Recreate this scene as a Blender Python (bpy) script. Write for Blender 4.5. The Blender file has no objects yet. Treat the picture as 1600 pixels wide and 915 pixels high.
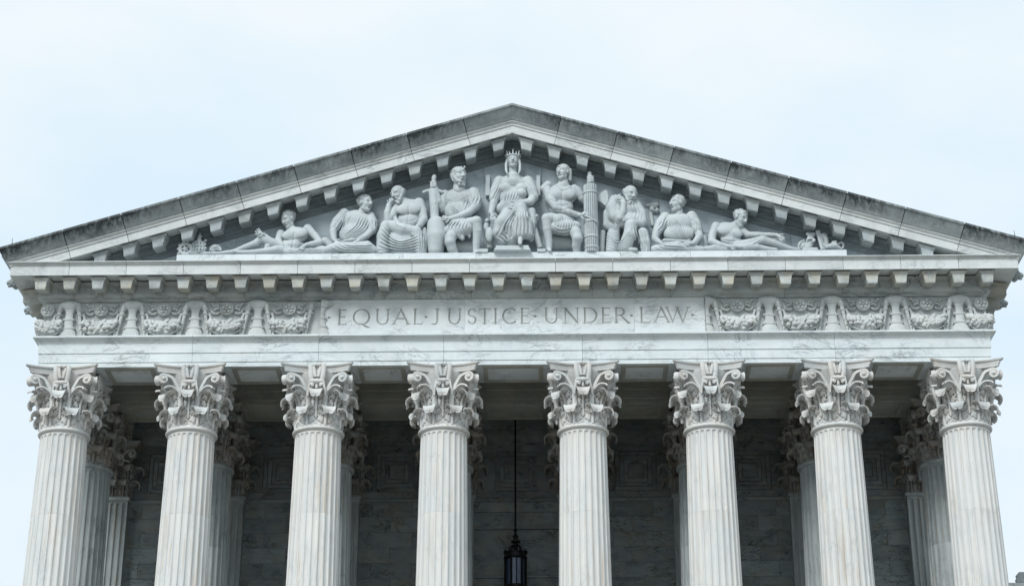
import bpy, bmesh, math, random
import numpy as np
from mathutils import Vector, Matrix
R = math.radians
random.seed(7)
rng = np.random.default_rng(11)
SC = bpy.context.scene
COL = SC.collection

# ------------------------------------------------------------------ camera
F_PX = 2944.756; PIT = R(23.9984); YAW = R(-0.85102); ROL = R(-0.07455)
CAM = np.array([0.71156, -50.3454, 1.6])
_cp, _sp, _cy, _sy = math.cos(PIT), math.sin(PIT), math.cos(YAW), math.sin(YAW)
FW = np.array([_sy*_cp, _cy*_cp, _sp]); _r = np.array([_cy, -_sy, 0.0]); _u = np.cross(_r, FW)
RT = math.cos(ROL)*_r + math.sin(ROL)*_u
UP = -math.sin(ROL)*_r + math.cos(ROL)*_u
cd = bpy.data.cameras.new('camera'); co = bpy.data.objects.new('camera', cd); COL.objects.link(co)
cd.sensor_fit = 'HORIZONTAL'; cd.sensor_width = 36.0; cd.lens = 36.0*F_PX/1600.0
cd.clip_start = 0.5; cd.clip_end = 6000
co.matrix_world = Matrix(((RT[0], UP[0], -FW[0], CAM[0]), (RT[1], UP[1], -FW[1], CAM[1]),
                          (RT[2], UP[2], -FW[2], CAM[2]), (0, 0, 0, 1)))
SC.camera = co

# ------------------------------------------------------------------ sky, sun, exposure
SUN_EL, SUN_AZ = R(42), R(-26)          # azimuth from the facade normal, negative = from the left
W = bpy.data.worlds.new('World'); SC.world = W; W.use_nodes = True
nt = W.node_tree; nt.nodes.clear()
wo = nt.nodes.new('ShaderNodeOutputWorld'); bg = nt.nodes.new('ShaderNodeBackground')
sky = nt.nodes.new('ShaderNodeTexSky'); sky.sky_type = 'NISHITA'; sky.sun_disc = False
sky.sun_elevation = SUN_EL; sky.sun_rotation = R(180) - SUN_AZ
sky.air_density = 1.0; sky.dust_density = 3.0
sk = nt.nodes.new('ShaderNodeVectorMath'); sk.operation = 'SCALE'; sk.inputs['Scale'].default_value = 0.08
nt.links.new(sky.outputs[0], sk.inputs[0])
tc = nt.nodes.new('ShaderNodeTexCoord')
mp = nt.nodes.new('ShaderNodeMapping'); mp.inputs['Scale'].default_value = (1.0, 1.0, 2.2); mp.inputs['Location'].default_value = (0.35, 0.2, 0.1)
nt.links.new(tc.outputs['Generated'], mp.inputs[0])
cn = nt.nodes.new('ShaderNodeTexNoise'); cn.inputs['Scale'].default_value = 3.4; cn.inputs['Detail'].default_value = 7; cn.inputs['Roughness'].default_value = 0.5
nt.links.new(mp.outputs[0], cn.inputs['Vector'])
cr = nt.nodes.new('ShaderNodeValToRGB')
cr.color_ramp.elements[0].position = 0.36; cr.color_ramp.elements[0].color = (0.470, 0.570, 0.640, 1)
cr.color_ramp.elements[1].position = 0.62; cr.color_ramp.elements[1].color = (0.580, 0.622, 0.642, 1)
nt.links.new(cn.outputs['Fac'], cr.inputs[0])
mx = nt.nodes.new('ShaderNodeMix'); mx.data_type = 'RGBA'; mx.inputs[0].default_value = 0.94
nt.links.new(sk.outputs[0], mx.inputs[6]); nt.links.new(cr.outputs[0], mx.inputs[7])
nt.links.new(mx.outputs[2], bg.inputs[0]); bg.inputs[1].default_value = 1.0
nt.links.new(bg.outputs[0], wo.inputs[0])
sd = bpy.data.lights.new('sun', 'SUN'); sd.energy = 1.5; sd.angle = R(22); sd.color = (0.98, 1.0, 0.99)
so = bpy.data.objects.new('sun', sd); COL.objects.link(so)
_dir = Vector((math.sin(SUN_AZ)*math.cos(SUN_EL), -math.cos(SUN_AZ)*math.cos(SUN_EL), math.sin(SUN_EL)))
so.rotation_euler = _dir.to_track_quat('Z', 'Y').to_euler(); so.location = (-20, -40, 50)
SC.view_settings.view_transform = 'Standard'; SC.view_settings.look = 'None'
SC.view_settings.exposure = 0.68; SC.view_settings.gamma = 1.0; SC.view_settings.use_curve_mapping = False

# ------------------------------------------------------------------ helpers
def at(px, py, Y):
    """photo pixel -> point on the vertical plane y = Y"""
    d = FW + RT*(px-800)/F_PX - UP*(py-457.5)/F_PX
    t = (Y-CAM[1])/d[1]
    return CAM + t*d

def tag(o, label=None, cat=None, group=None, kind=None):
    if label: o['label'] = label
    if cat: o['category'] = cat
    if group: o['group'] = group
    if kind: o['kind'] = kind
    return o

def thing(name, label, cat, loc=(0, 0, 0), group=None, world=True):
    """an Empty at the thing's base; world=True: its children are built in world coordinates"""
    o = bpy.data.objects.new(name, None); COL.objects.link(o); o.location = loc; o.empty_display_size = 0.3
    tag(o, label, cat, group, 'thing')
    ROOTW[o.name] = Vector(loc) if world else None
    return o
ROOTW = {}

def mesh(name, V, F, mat=None, smooth=None, recalc=True):
    me = bpy.data.meshes.new(name)
    me.from_pydata([tuple(map(float, v)) for v in V], [], [tuple(map(int, f)) for f in F])
    if recalc:
        b = bmesh.new(); b.from_mesh(me); bmesh.ops.recalc_face_normals(b, faces=b.faces); b.to_mesh(me); b.free()
    if mat: me.materials.append(mat)
    if smooth:
        me.polygons.foreach_set('use_smooth', [True]*len(me.polygons))
        if smooth < 180: me.set_sharp_from_angle(angle=R(smooth))
    return me

def obj(name, me, parent=None, loc=None, rotz=None, scale=None):
    o = bpy.data.objects.new(name, me); COL.objects.link(o)
    if parent is not None:
        o.parent = parent
        w = ROOTW.get(parent.name)
        if w is not None: o.matrix_parent_inverse = Matrix.Translation(-w)
    if loc is not None: o.location = loc
    if rotz is not None: o.rotation_euler = (0, 0, rotz)
    if scale is not None: o.scale = scale
    return o

class MB:
    """collects shapes into one mesh"""
    def __init__(s): s.V = []; s.F = []
    def add(s, V, F):
        n = len(s.V); s.V += [tuple(v) for v in V]; s.F += [tuple(i+n for i in f) for f in F]; return s
    def box(s, x0, x1, y0, y1, z0, z1):
        return s.add([(x0,y0,z0),(x1,y0,z0),(x1,y1,z0),(x0,y1,z0),(x0,y0,z1),(x1,y0,z1),(x1,y1,z1),(x0,y1,z1)],
                     [(3,2,1,0),(4,5,6,7),(0,1,5,4),(1,2,6,5),(2,3,7,6),(3,0,4,7)])
    def rings(s, rings, cap=True, closed=True):
        m = len(rings[0]); V = [p for r in rings for p in r]; F = []
        for i in range(len(rings)-1):
            for j in range(m if closed else m-1):
                k = (j+1) % m; F.append((i*m+j, i*m+k, (i+1)*m+k, (i+1)*m+j))
        if cap: F.append(tuple(range(m))[::-1]); F.append(tuple((len(rings)-1)*m+j for j in range(m)))
        return s.add(V, F)
    def lathe(s, prof, n=24, c=(0,0,0), a0=0.0, a1=2*math.pi):
        full = abs(a1-a0-2*math.pi) < 1e-6
        cnt = n if full else n+1
        rg = []
        for r, z in prof:
            rg.append([(c[0]+r*math.cos(a0+(a1-a0)*j/n), c[1]+r*math.sin(a0+(a1-a0)*j/n), c[2]+z) for j in range(cnt)])
        return s.rings(rg, True, True)
    def tube(s, pts, rad, n=8, flat=None):
        pts = [Vector(p) for p in pts]; rg = []
        if not hasattr(rad, '__len__'): rad = [rad]*len(pts)
        up = None
        for i, p in enumerate(pts):
            t = (pts[min(i+1, len(pts)-1)] - pts[max(i-1, 0)]).normalized()
            if up is None:
                up = Vector((0,0,1)) if abs(t.z) < .9 else Vector((1,0,0))
            a = t.cross(up).normalized(); b = a.cross(t).normalized(); up = b
            rg.append([p + (a*math.cos(2*math.pi*j/n) + b*math.sin(2*math.pi*j/n))*rad[i] for j in range(n)])
        return s.rings(rg)
    def ball(s, c, r, nu=8, nv=6):
        if not hasattr(r, '__len__'): r = (r, r, r)
        rg = []
        for i in range(1, nv):
            th = math.pi*i/nv
            rg.append([(c[0]+r[0]*math.sin(th)*math.cos(2*math.pi*j/nu), c[1]+r[1]*math.sin(th)*math.sin(2*math.pi*j/nu), c[2]-r[2]*math.cos(th)) for j in range(nu)])
        return s.rings(rg)
    def build(s, name, mat, parent=None, smooth=None, **k):
        return obj(name, mesh(name, s.V, s.F, mat, smooth), parent, **k)

def smoothstep(t): t = np.clip(t, 0, 1); return t*t*(3-2*t)
def catmull(P, n):
    P = [np.array(p, float) for p in P]; P = [2*P[0]-P[1]] + P + [2*P[-1]-P[-2]]; out = []
    segs = len(P)-3
    for i in range(n):
        t = i/(n-1)*segs; k = min(int(t), segs-1); u = t-k; a, b, c, d = P[k:k+4]
        out.append(0.5*((2*b)+(-a+c)*u+(2*a-5*b+4*c-d)*u*u+(-a+3*b-3*c+d)*u**3))
    return out

# ------------------------------------------------------------------ materials
def ramp(nt, a, b, ca=(0,0,0,1), cb=(1,1,1,1)):
    n = nt.nodes.new('ShaderNodeValToRGB'); e = n.color_ramp.elements
    e[0].position = a; e[0].color = ca; e[1].position = b; e[1].color = cb
    return n
ALB = 0.80
def marble(name, base, cloud, vein=(0.16,0.19,0.21), vein_amt=0.5, vein_scale=0.55, stain=(0.10,0.11,0.11), stain_amt=0.0,
           streak=0.0, streak_col=(0.55,0.46,0.36), warm=0.0, warm_col=(0.50,0.40,0.22), rough=0.62, vary=0.12, bump=0.15, rot=(0.3,0.5,0.9),
           streak_scale=(9,9,0.55), vmap=(1,1,2.3), top_dirt=0.0):
    m = bpy.data.materials.new(name); m.use_nodes = True; nt = m.node_tree; N = nt.nodes; L = nt.links
    base = tuple(v*ALB for v in base); cloud = tuple(v*ALB for v in cloud)
    bs = N['Principled BSDF']; bs.inputs['Roughness'].default_value = rough
    if 'Specular IOR Level' in bs.inputs: bs.inputs['Specular IOR Level'].default_value = 0.3
    ge = N.new('ShaderNodeNewGeometry'); oi = N.new('ShaderNodeObjectInfo')
    ml = N.new('ShaderNodeMath'); ml.operation = 'MULTIPLY'; ml.inputs[1].default_value = 37.0; L.new(oi.outputs['Random'], ml.inputs[0])
    ad = N.new('ShaderNodeVectorMath'); ad.operation = 'ADD'; L.new(ge.outputs['Position'], ad.inputs[0]); L.new(ml.outputs[0], ad.inputs[1])
    P = ad.outputs[0]
    def noise(scale, detail=6, rough=.55, dist=0.0, vec=None, mscale=None, mrot=None):
        n = N.new('ShaderNodeTexNoise'); n.inputs['Scale'].default_value = scale; n.inputs['Detail'].default_value = detail
        n.inputs['Roughness'].default_value = rough; n.inputs['Distortion'].default_value = dist
        v = vec or P
        if mscale or mrot:
            q = N.new('ShaderNodeMapping'); q.inputs['Scale'].default_value = mscale or (1,1,1); q.inputs['Rotation'].default_value = mrot or (0,0,0)
            L.new(v, q.inputs[0]); v = q.outputs[0]
        L.new(v, n.inputs['Vector']); return n.outputs['Fac']
    def mix(fac, a, b, mode='MIX'):
        n = N.new('ShaderNodeMix'); n.data_type = 'RGBA'; n.blend_type = mode
        if isinstance(fac, float): n.inputs[0].default_value = fac
        else: L.new(fac, n.inputs[0])
        for s, v in ((6, a), (7, b)):
            if isinstance(v, tuple): n.inputs[s].default_value = v[:3]+(1,)
            else: L.new(v, n.inputs[s])
        return n.outputs[2]
    def math_(op, a, b):
        n = N.new('ShaderNodeMath'); n.operation = op
        for i, v in ((0, a), (1, b)):
            if isinstance(v, (int, float)): n.inputs[i].default_value = v
            else: L.new(v, n.inputs[i])
        return n.outputs[0]
    def rp(src, a, b):
        r = ramp(nt, a, b); L.new(src, r.inputs[0]); return r.outputs[0]
    c = mix(rp(noise(vein_scale*1.3, 5, .6, 1.2, mscale=vmap, mrot=rot), .35, .7), base, cloud)
    # veins: two scales of |noise-0.5|
    for sc, wd, amt in ((vein_scale, .028, vein_amt), (vein_scale*3.1, .035, vein_amt*.55)):
        v = math_('ABSOLUTE', math_('SUBTRACT', noise(sc, 7, .62, 1.8, mscale=vmap, mrot=rot), .5), 0)
        line = math_('SUBTRACT', 1.0, rp(v, 0.0, wd))
        gate = rp(noise(vein_scale*1.7, 3, .5), .42, .62)
        c = mix(math_('MULTIPLY', math_('MULTIPLY', line, gate), amt), c, vein)
    if streak:
        v = rp(noise(1.0, 4, .6, 0.0, mscale=streak_scale), .52, .72)
        g = rp(noise(.45, 3, .5), .35, .65)
        c = mix(math_('MULTIPLY', math_('MULTIPLY', v, g), streak), c, streak_col)
    if warm:
        c = mix(math_('MULTIPLY', rp(noise(1.9, 5, .6), .42, .66), warm), c, warm_col)
    if stain:
        if stain_amt:
            big = rp(noise(.55, 4, .6), .44, .7)
            fine = rp(noise(2.2, 8, .72, .6, mscale=(2.2,2.2,.8)), .34, .66)
            c = mix(math_('MULTIPLY', math_('MULTIPLY', big, fine), stain_amt), c, stain)
            spk = rp(noise(14, 4, .7), .60, .74)
            c = mix(math_('MULTIPLY', spk, stain_amt*.35), c, stain)
    if top_dirt:     # black crust where rain runs off the lip, stored per vertex as 'crust'
        at_ = N.new('ShaderNodeAttribute'); at_.attribute_name = 'crust'
        run = rp(noise(1.0, 7, .7, .3, mscale=(9,9,.8)), .26, .70); big2 = rp(noise(.42, 4, .6), .34, .68)
        m2 = math_('MULTIPLY', math_('ADD', math_('MULTIPLY', at_.outputs['Fac'], 1.15), -.12), math_('ADD', math_('MULTIPLY', run, .95), .02))
        m2 = math_('MULTIPLY', math_('MULTIPLY', m2, math_('ADD', math_('MULTIPLY', big2, .88), .12)), top_dirt)
        n_ = N.new('ShaderNodeClamp'); L.new(m2, n_.inputs[0]); c = mix(n_.outputs[0], c, stain)
    # block-to-block tint
    t = math_('ADD', math_('MULTIPLY', oi.outputs['Random'], vary), 1.0-vary*.6)
    cmb = N.new('ShaderNodeCombineColor'); [L.new(t, cmb.inputs[i]) for i in range(3)]
    c = mix(1.0, c, cmb.outputs[0], 'MULTIPLY')
    L.new(c, bs.inputs['Base Color'])
    bp = N.new('ShaderNodeBump'); bp.inputs['Strength'].default_value = bump; bp.inputs['Distance'].default_value = 0.02
    L.new(noise(22, 5, .65), bp.inputs['Height']); L.new(bp.outputs[0], bs.inputs['Normal'])
    return m
def plain(name, col, rough=.6, metal=0.0, nscale=6.0, amt=.25):
    m = bpy.data.materials.new(name); m.use_nodes = True; nt = m.node_tree; bs = nt.nodes['Principled BSDF']
    bs.inputs['Roughness'].default_value = rough; bs.inputs['Metallic'].default_value = metal
    n = nt.nodes.new('ShaderNodeTexNoise'); n.inputs['Scale'].default_value = nscale; n.inputs['Detail'].default_value = 6
    r = ramp(nt, .3, .7, tuple(c*(1-amt) for c in col)+(1,), tuple(min(1, c*(1+amt)) for c in col)+(1,))
    nt.links.new(n.outputs['Fac'], r.inputs[0]); nt.links.new(r.outputs[0], bs.inputs['Base Color'])
    return m

WHT = (0.76, 0.80, 0.80); CLD = (0.64, 0.70, 0.72)
M = {}
M['fascia'] = marble('marble_fascia', (0.87,0.93,0.95), (0.75,0.825,0.855), vein_amt=.6, stain_amt=.2, vary=.08, warm=.06)
M['frieze'] = marble('marble_frieze', (0.86,0.905,0.915), (0.77,0.83,0.85), vein_amt=.45, stain_amt=.08, vary=.05)
M['letter'] = marble('marble_letter', (0.68,0.70,0.68), (0.60,0.63,0.62), vein_amt=.3, vary=.04)
M['relief'] = marble('marble_relief', (0.79,0.825,0.825), (0.67,0.72,0.73), vein_amt=.3, stain_amt=.35, warm=.12, vary=.06)
M['shaft'] = marble('marble_shaft', (0.86,0.85,0.815), (0.735,0.76,0.765), vein_amt=.22, vein_scale=.8, streak=1.0, streak_col=(0.50,0.42,0.33), vary=.04, rot=(.1,.08,.4), vmap=(2.4,2.4,.35), streak_scale=(13,13,.5))
M['shaded_inner_shaft'] = marble('marble_shaded_inner_shaft', (0.60,0.64,0.64), (0.42,0.47,0.48), vein_amt=.6, vein_scale=.8, streak=.7, streak_col=(0.34,0.28,0.20), stain_amt=.4, vary=.1, rot=(.2,.15,.4), vmap=(2.4,2.4,.35), streak_scale=(11,11,.5))  # darker copy of the shaft marble, portico shade put into its colour
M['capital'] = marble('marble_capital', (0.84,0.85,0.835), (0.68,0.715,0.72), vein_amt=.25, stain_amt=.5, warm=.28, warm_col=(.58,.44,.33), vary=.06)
M['shaded_inner_capital'] = marble('marble_shaded_inner_capital', (0.50,0.50,0.48), (0.33,0.355,0.355), vein_amt=.3, stain_amt=.6, warm=.55, warm_col=(.30,.19,.11), vary=.15)  # darker copy of the capital marble with the portico shade painted in
M['sima'] = marble('marble_sima', (0.51,0.56,0.57), (0.33,0.385,0.40), vein_amt=.5, stain=(.045,.055,.06), stain_amt=.85, streak=.55, streak_col=(0.16,0.18,0.185), vary=.18, streak_scale=(11,11,1.0), top_dirt=2.3)
M['cornice'] = marble('marble_cornice', (0.84,0.875,0.875), (0.72,0.77,0.78), vein_amt=.5, stain_amt=.30, vary=.10, warm=.06)
M['moulding'] = marble('marble_moulding', (0.72,0.765,0.765), (0.52,0.58,0.59), vein_amt=.8, stain_amt=.45, vary=.14, warm=.10)
M['modillion'] = marble('marble_modillion', (0.68,0.71,0.69), (0.50,0.55,0.55), vein_amt=.8, vein_scale=1.4, stain_amt=.45, warm=.5, warm_col=(.50,.42,.26), vary=.26)
M['shaded_upper_modillion'] = marble('marble_shaded_upper_modillion', (0.54,0.59,0.61), (0.38,0.44,0.46), vein_amt=.8, vein_scale=1.4, stain_amt=.45, warm=.14, warm_col=(.50,.44,.30), vary=.22)  # bluer stone, darkened to carry the shade under the raking cornice
M['shaded_upper_moulding'] = marble('marble_shaded_upper_moulding', (0.33,0.385,0.41), (0.20,0.245,0.27), vein_amt=.8, stain_amt=.5, vary=.16, vmap=(.5,1,2.6))  # base colour lowered to paint in the shade under the raking cornice
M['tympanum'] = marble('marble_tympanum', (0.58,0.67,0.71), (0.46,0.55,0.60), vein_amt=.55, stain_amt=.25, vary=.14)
M['statue'] = marble('marble_statue', (0.68,0.735,0.75), (0.57,0.635,0.66), vein_amt=.15, stain_amt=.4, vary=.05, bump=.25)
M['wall'] = marble('marble_shaded_wall', (0.40,0.455,0.475), (0.25,0.30,0.325), vein_amt=.95, vein_scale=.9, vein=(.05,.06,.05), stain_amt=.2, warm=.30, warm_col=(.36,.31,.18), vary=.30, rot=(.1,.9,.3))  # white marble darkened, the shade inside the portico is in the colour
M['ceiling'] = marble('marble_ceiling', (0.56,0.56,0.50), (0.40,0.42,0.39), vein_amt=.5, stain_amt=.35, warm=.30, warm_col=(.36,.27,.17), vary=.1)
M['roof'] = plain('roof_lead', (0.16,0.18,0.19), .7)
M['iron'] = plain('dark_iron', (0.012,0.012,0.013), .45, .6)
M['glass'] = plain('lantern_glass', (0.08,0.12,0.20), .08)
M['ground'] = plain('stone_paving', (0.19,0.18,0.16), .8, nscale=.4)
M['step'] = marble('marble_step', (0.42,0.39,0.34), (0.33,0.31,0.27), vein_amt=.3, stain_amt=.2)

# ------------------------------------------------------------------ overall dimensions (metres)
XH, YF = 13.50, -0.73                 # architrave half width and front plane
Z_NECK, Z_ARCH, Z_FRIEZE, Z_BED, Z_TOP = 19.64, 21.477, 22.37, 23.50, 24.356
Z_FLOOR = 6.2
SP = 0.8175                           # modillion spacing
SL = 0.312; A = math.atan(SL); Z_APEX = 28.461      # raking corona, lower edge
_g = 3.939/2
CX = [_g, _g+3.562, _g+7.162, _g+10.79]; CX = [-c for c in CX[::-1]] + CX
ROW2 = 3.15

# ------------------------------------------------------------------ ground, steps, floor
tag(MB().add([(-3000,-3000,0),(3000,-3000,0),(3000,3000,0),(-3000,3000,0)], [(0,1,2,3)]).build('ground', M['ground']), kind='structure')
st = []
n = 36
for i in range(n):
    z = Z_FLOOR*(1-(i+1)/n); y = -1.75-0.37*i
    st += [(y, Z_FLOOR*(1-i/n)), (y, z)] if i == 0 else [(y, Z_FLOOR*(1-i/n)), (y, z)]
poly = [(-1.75, 0.0)]
pr_ = [(8.0, 0.004), (8.0, Z_FLOOR)] + st[:1]
for i in range(n):
    y = -1.75-0.37*i; z1 = Z_FLOOR*(1-(i+1)/n)
    pr_.append((y, max(z1, .004))); 
    if i < n-1: pr_.append((y-0.37, z1))
mb = MB(); mb.rings([[(x, y, z) for y, z in pr_] for x in (-15.5, 15.5)])
tag(mb.build('steps', M['step']), kind='structure')

# ------------------------------------------------------------------ column meshes
H_NECK = Z_NECK - Z_FLOOR
R_TOP, R_BOT = 0.655, 0.775
FLT = [(0.0,0),(.17,0),(.20,.42),(.28,.74),(.42,.95),(.585,1),(.75,.95),(.89,.74),(.97,.42)]
def shaft_r(z):
    t = z/H_NECK; return R_BOT + (R_TOP-R_BOT)*(t**1.7)
def drum_mesh(z0, z1, top, mat):
    nf = 24; per = 2*math.pi/nf; rg = []
    zs = [z0, z0+.010, z0+.018, z0+.05]
    k = max(2, int((z1-z0)/.8))
    zend = z1 - (.02 if top else .010)
    fl_end = z1 - .07
    for i in range(1, k): zs.append(z0 + (z1-z0)*i/k if not top else z0+(fl_end-.09-z0)*i/k)
    if top: zs += [fl_end-.085+.085*q for q in (0,.35,.6,.8,.93,1.0)]
    zs += ([] if top else [z1-.05, z1-.018]) + [zend, z1]
    for z in zs:
        r = shaft_r(z)
        ch = .006 if (z < z0+.001 or (z > z1-.001 and not top)) else 0
        ring = []
        for i in range(nf):
            for t, d in FLT:
                u = (t-.585)/.415
                if top:
                    v = max(0, (z-(fl_end-.085))/.085)
                    dep = math.sqrt(max(0, 1-u*u-v*v)) if t >= .17 else 0
                    if v == 0: dep = d
                else: dep = d
                rr = r - .042*dep - ch
                a = (i+t+.5-.585)*per - math.pi/2
                ring.append((rr*math.cos(a), rr*math.sin(a), z))
        rg.append(ring)
    mb = MB(); mb.rings(rg)
    return mesh('drum', mb.V, mb.F, mat, 26)
def base_mesh(mat):
    mb = MB(); mb.box(-1.08, 1.08, -1.08, 1.08, 0.002, .28)
    pf = [(.9, .282)]
    for q in range(9): a = -math.pi/2+math.pi*q/8; pf.append((.93+.12*math.cos(a), .40+.118*math.sin(a)))
    pf += [(.88,.53),(.85,.58),(.88,.64)]
    for q in range(9): a = -math.pi/2+math.pi*q/8; pf.append((.86+.075*math.cos(a), .715+.072*math.sin(a)))
    pf += [(.80,.80),(.78,.80)]
    mb.lathe(pf, 40); return mesh('base', mb.V, mb.F, mat, 40)
def astragal_mesh(mat):
    pf = [(.60,-.045),(.665,-.045)]
    for q in range(9): a = -math.pi/2+math.pi*q/8; pf.append((.685+.052*math.cos(a), .015+.055*math.sin(a)))
    pf += [(.675,.075),(.672,.11),(.60,.11)]
    mb = MB(); mb.lathe(pf, 48); return mesh('astragal', mb.V, mb.F, mat, 50)

def leaf_mesh(name, spine, wid, mat, nlob=4, tipw=.45):
    """acanthus leaf: spine in (radius, z); lobed outline, smooth midrib, drilled eyes between the lobes, rolled-over lip"""
    n, m = 60, 37
    S = catmull(spine, n); Vf, Vb = [], []
    for i in range(n):
        u = i/(n-1)
        p = S[i]; q = S[min(i+1, n-1)] - S[max(i-1, 0)]; q = q/np.linalg.norm(q); nrm = np.array([q[1], -q[0]])
        tip = smoothstep((u-.5)/.32)
        w = wid*((1.0-.05*u)*(1-tip) + tipw*tip)
        if u > .72: w *= math.sqrt(max(.02, 1-((u-.72)/.283)**2))
        det = 1-smoothstep((u-.50)/.16); ph = u*nlob/.62
        lob = 1.0 - .20*det*(abs(math.cos(math.pi*ph))**5)
        fr, bk = [], []
        for j in range(m):
            v = -1+2*j/(m-1); av = abs(v)
            rel = .040*(.1+.9*det)*(1-smoothstep((av-.09)/.06))                 # smooth midrib band
            rel -= .050*det*math.exp(-((av-.22)/.055)**2)
            lobe = abs(math.sin(math.pi*(ph - .75*max(0, av-.2))))**.6            # leaflets fan out and up
            rel += det*(.050*lobe-.030)*smoothstep((av-.22)/.12)
            for e, sh in ((.40, .0), (.72, .30)):                                 # drilled eyes
                k = (ph - .75*max(0, e-.2)) % 1.0; k = min(k, 1-k)
                rel -= .10*det*(1-smoothstep((math.hypot((av-e)/.105, k/.20)-.45)/.55))
            rel -= .03*av**4*(1-tip) + .06*tip*av**2.2                          # the lip droops at its sides
            ang = v*w*lob/max(p[0], .55)
            for lst, off in ((fr, rel), (bk, min(rel, 0)-.042)):
                r_ = max(p[0]+nrm[0]*off, .60); z_ = p[1]+nrm[1]*off
                lst.append((r_*math.sin(ang), -r_*math.cos(ang), z_))
        Vf.append(fr); Vb.append(bk)
    mb = MB(); mb.rings([Vf[i] + Vb[i][::-1] for i in range(n)]); return mesh(name, mb.V, mb.F, mat, 75)

def ribbon(mb, pts, nrmw, wa, th):
    """band following pts (3D), nrmw: width direction (unit), wa: half width list, th: half thickness list"""
    rg = []
    for i, p in enumerate(pts):
        t = np.array(pts[min(i+1, len(pts)-1)])-np.array(pts[max(i-1, 0)]); t = t/np.linalg.norm(t)
        w = np.array(nrmw); b = np.cross(t, w); b /= np.linalg.norm(b); p = np.array(p)
        rg.append([p+w*wa[i]+b*th[i], p+w*wa[i]*.55+b*th[i]*.35, p-w*wa[i]*.55+b*th[i]*.35, p-w*wa[i]+b*th[i], p-w*wa[i]-b*th[i], p+w*wa[i]-b*th[i]])
    mb.rings(rg)
def volute_mesh(mat, mir=1):
    """outer volute: stalk on the bell rising to a spiral under the abacus corner (front face, right half)"""
    A0 = np.array([.235, -.725]); B0 = np.array([.90, -.955]); d = (B0-A0)/np.linalg.norm(B0-A0); Lh = np.linalg.norm(B0-A0)
    nrm = np.array([d[1], -d[0]]);  nrm = nrm if nrm[1] < 0 else -nrm
    pl = [(-.01,.62),(0,.80),(.03,.98),(.10,1.14),(.20,1.32),(.30,1.46)]
    c = np.array([Lh-.17, 1.40]); 
    spir = []
    for q in range(34):
        a = math.pi*.62 - q/33*math.pi*4.1; r0 = .128*(1-.80*(q/33))
        spir.append((c[0]+r0*math.cos(a), c[1]+r0*math.sin(a)))
    path = [tuple(x) for x in catmull(pl + [spir[0]], 14)] + spir[1:]
    pts = [((A0+d*s)[0]*mir, (A0+d*s)[1], z) for s, z in path]
    N_ = len(pts); wa = [.05 if i < 4 else .06 for i in range(N_)]; wa = [min(w, .055+.012*i) for i, w in enumerate(wa)]
    th = [.045*(1-.55*i/N_) for i in range(N_)]
    mb = MB(); ribbon(mb, pts, (nrm[0]*mir, nrm[1], 0), wa, th)
    cc = A0+d*c[0]; dd = []
    # disc behind the coil and the eye
    mat3 = lambda s, z, o: ((A0+d*s)[0]*mir+nrm[0]*mir*o, (A0+d*s)[1]+nrm[1]*o, z)
    r1 = [[mat3(c[0]+rr*math.cos(a), c[1]+rr*math.sin(a), o) for a in [2*math.pi*k/16 for k in range(16)]] for rr, o in ((.105,-.05),(.105,.015),(.05,.035),(.045,.10),(.02,.115))]
    mb.rings(r1)
    # calyx leaf that sheathes the stalk under the coil
    ln = [(.10,1.06),(.20,1.15),(.30,1.185),(.40,1.17),(.47,1.135),(.50,1.09)]
    pts = [((A0+d*s)[0]*mir, (A0+d*s)[1], z) for s, z in [tuple(x) for x in catmull(ln, 12)]]
    ribbon(mb, [np.array(p)+np.array([nrm[0]*mir,nrm[1],0])*.03 for p in pts], (nrm[0]*mir, nrm[1], 0), [.035+.004*i for i in range(12)], [.022]*12)
    # fluted stem
    mb.tube([(.245*mir,-.715,.38),(.245*mir,-.735,.60),(.245*mir,-.745,.84)], [.055,.06,.07], 8)
    mb.tube([(.245*mir,-.745,.82),(.245*mir,-.748,.86),(.245*mir,-.75,.90)], [.07,.088,.07], 8)
    return mesh('volute', mb.V, mb.F, mat, 50)
def helix_mesh(mat, mir=1):
    pl = [(.25,.88),(.235,1.06),(.20,1.22)]; c = (.115, 1.28); sp = []
    for q in range(20):
        a = .15 + q/19*math.pi*2.1; r0 = .085*(1-.55*q/19); sp.append((c[0]+r0*math.cos(a), c[1]+r0*math.sin(a)))
    path = [tuple(x) for x in catmull(pl+[sp[0]], 9)] + sp[1:]
    pts = [(x*mir, -.80-.05*max(0, min(1, (z-.9)/.3)), z) for x, z in path]
    mb = MB(); ribbon(mb, pts, (0,-1,0), [.06]*len(pts), [.03*(1-.5*i/len(pts)) for i in range(len(pts))])
    return mesh('helix', mb.V, mb.F, mat, 50)
def abacus_mesh(mat):
    def outline(sc, zz):
        pts = []
        for k in range(4):
            a = math.pi/2*k; ca, sa = math.cos(a), math.sin(a)
            for i in range(15):
                s = -1+2*i/14; x = .975*s; y = -(.775+.245*abs(s)**2.2)
                x, y = x*sc, y*sc
                pts.append((x*ca-y*sa, x*sa+y*ca, zz))
        return pts
    mb = MB(); mb.rings([outline(.90,1.625), outline(.905,1.66), outline(.93,1.715), outline(.945,1.755), outline(.945,1.765), outline(.985,1.775), outline(1.01,1.80), outline(1.015,1.832), outline(1.0,1.8365)])
    return mesh('abacus', mb.V, mb.F, mat, 40)
def bell_mesh(mat):
    mb = MB(); mb.lathe([(.58,.11),(.655,.11),(.655,.3),(.665,.8),(.69,1.15),(.75,1.42),(.83,1.58),(.84,1.63),(.5,1.64)], 32)
    return mesh('capital', mb.V, mb.F, mat, 40)
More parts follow.
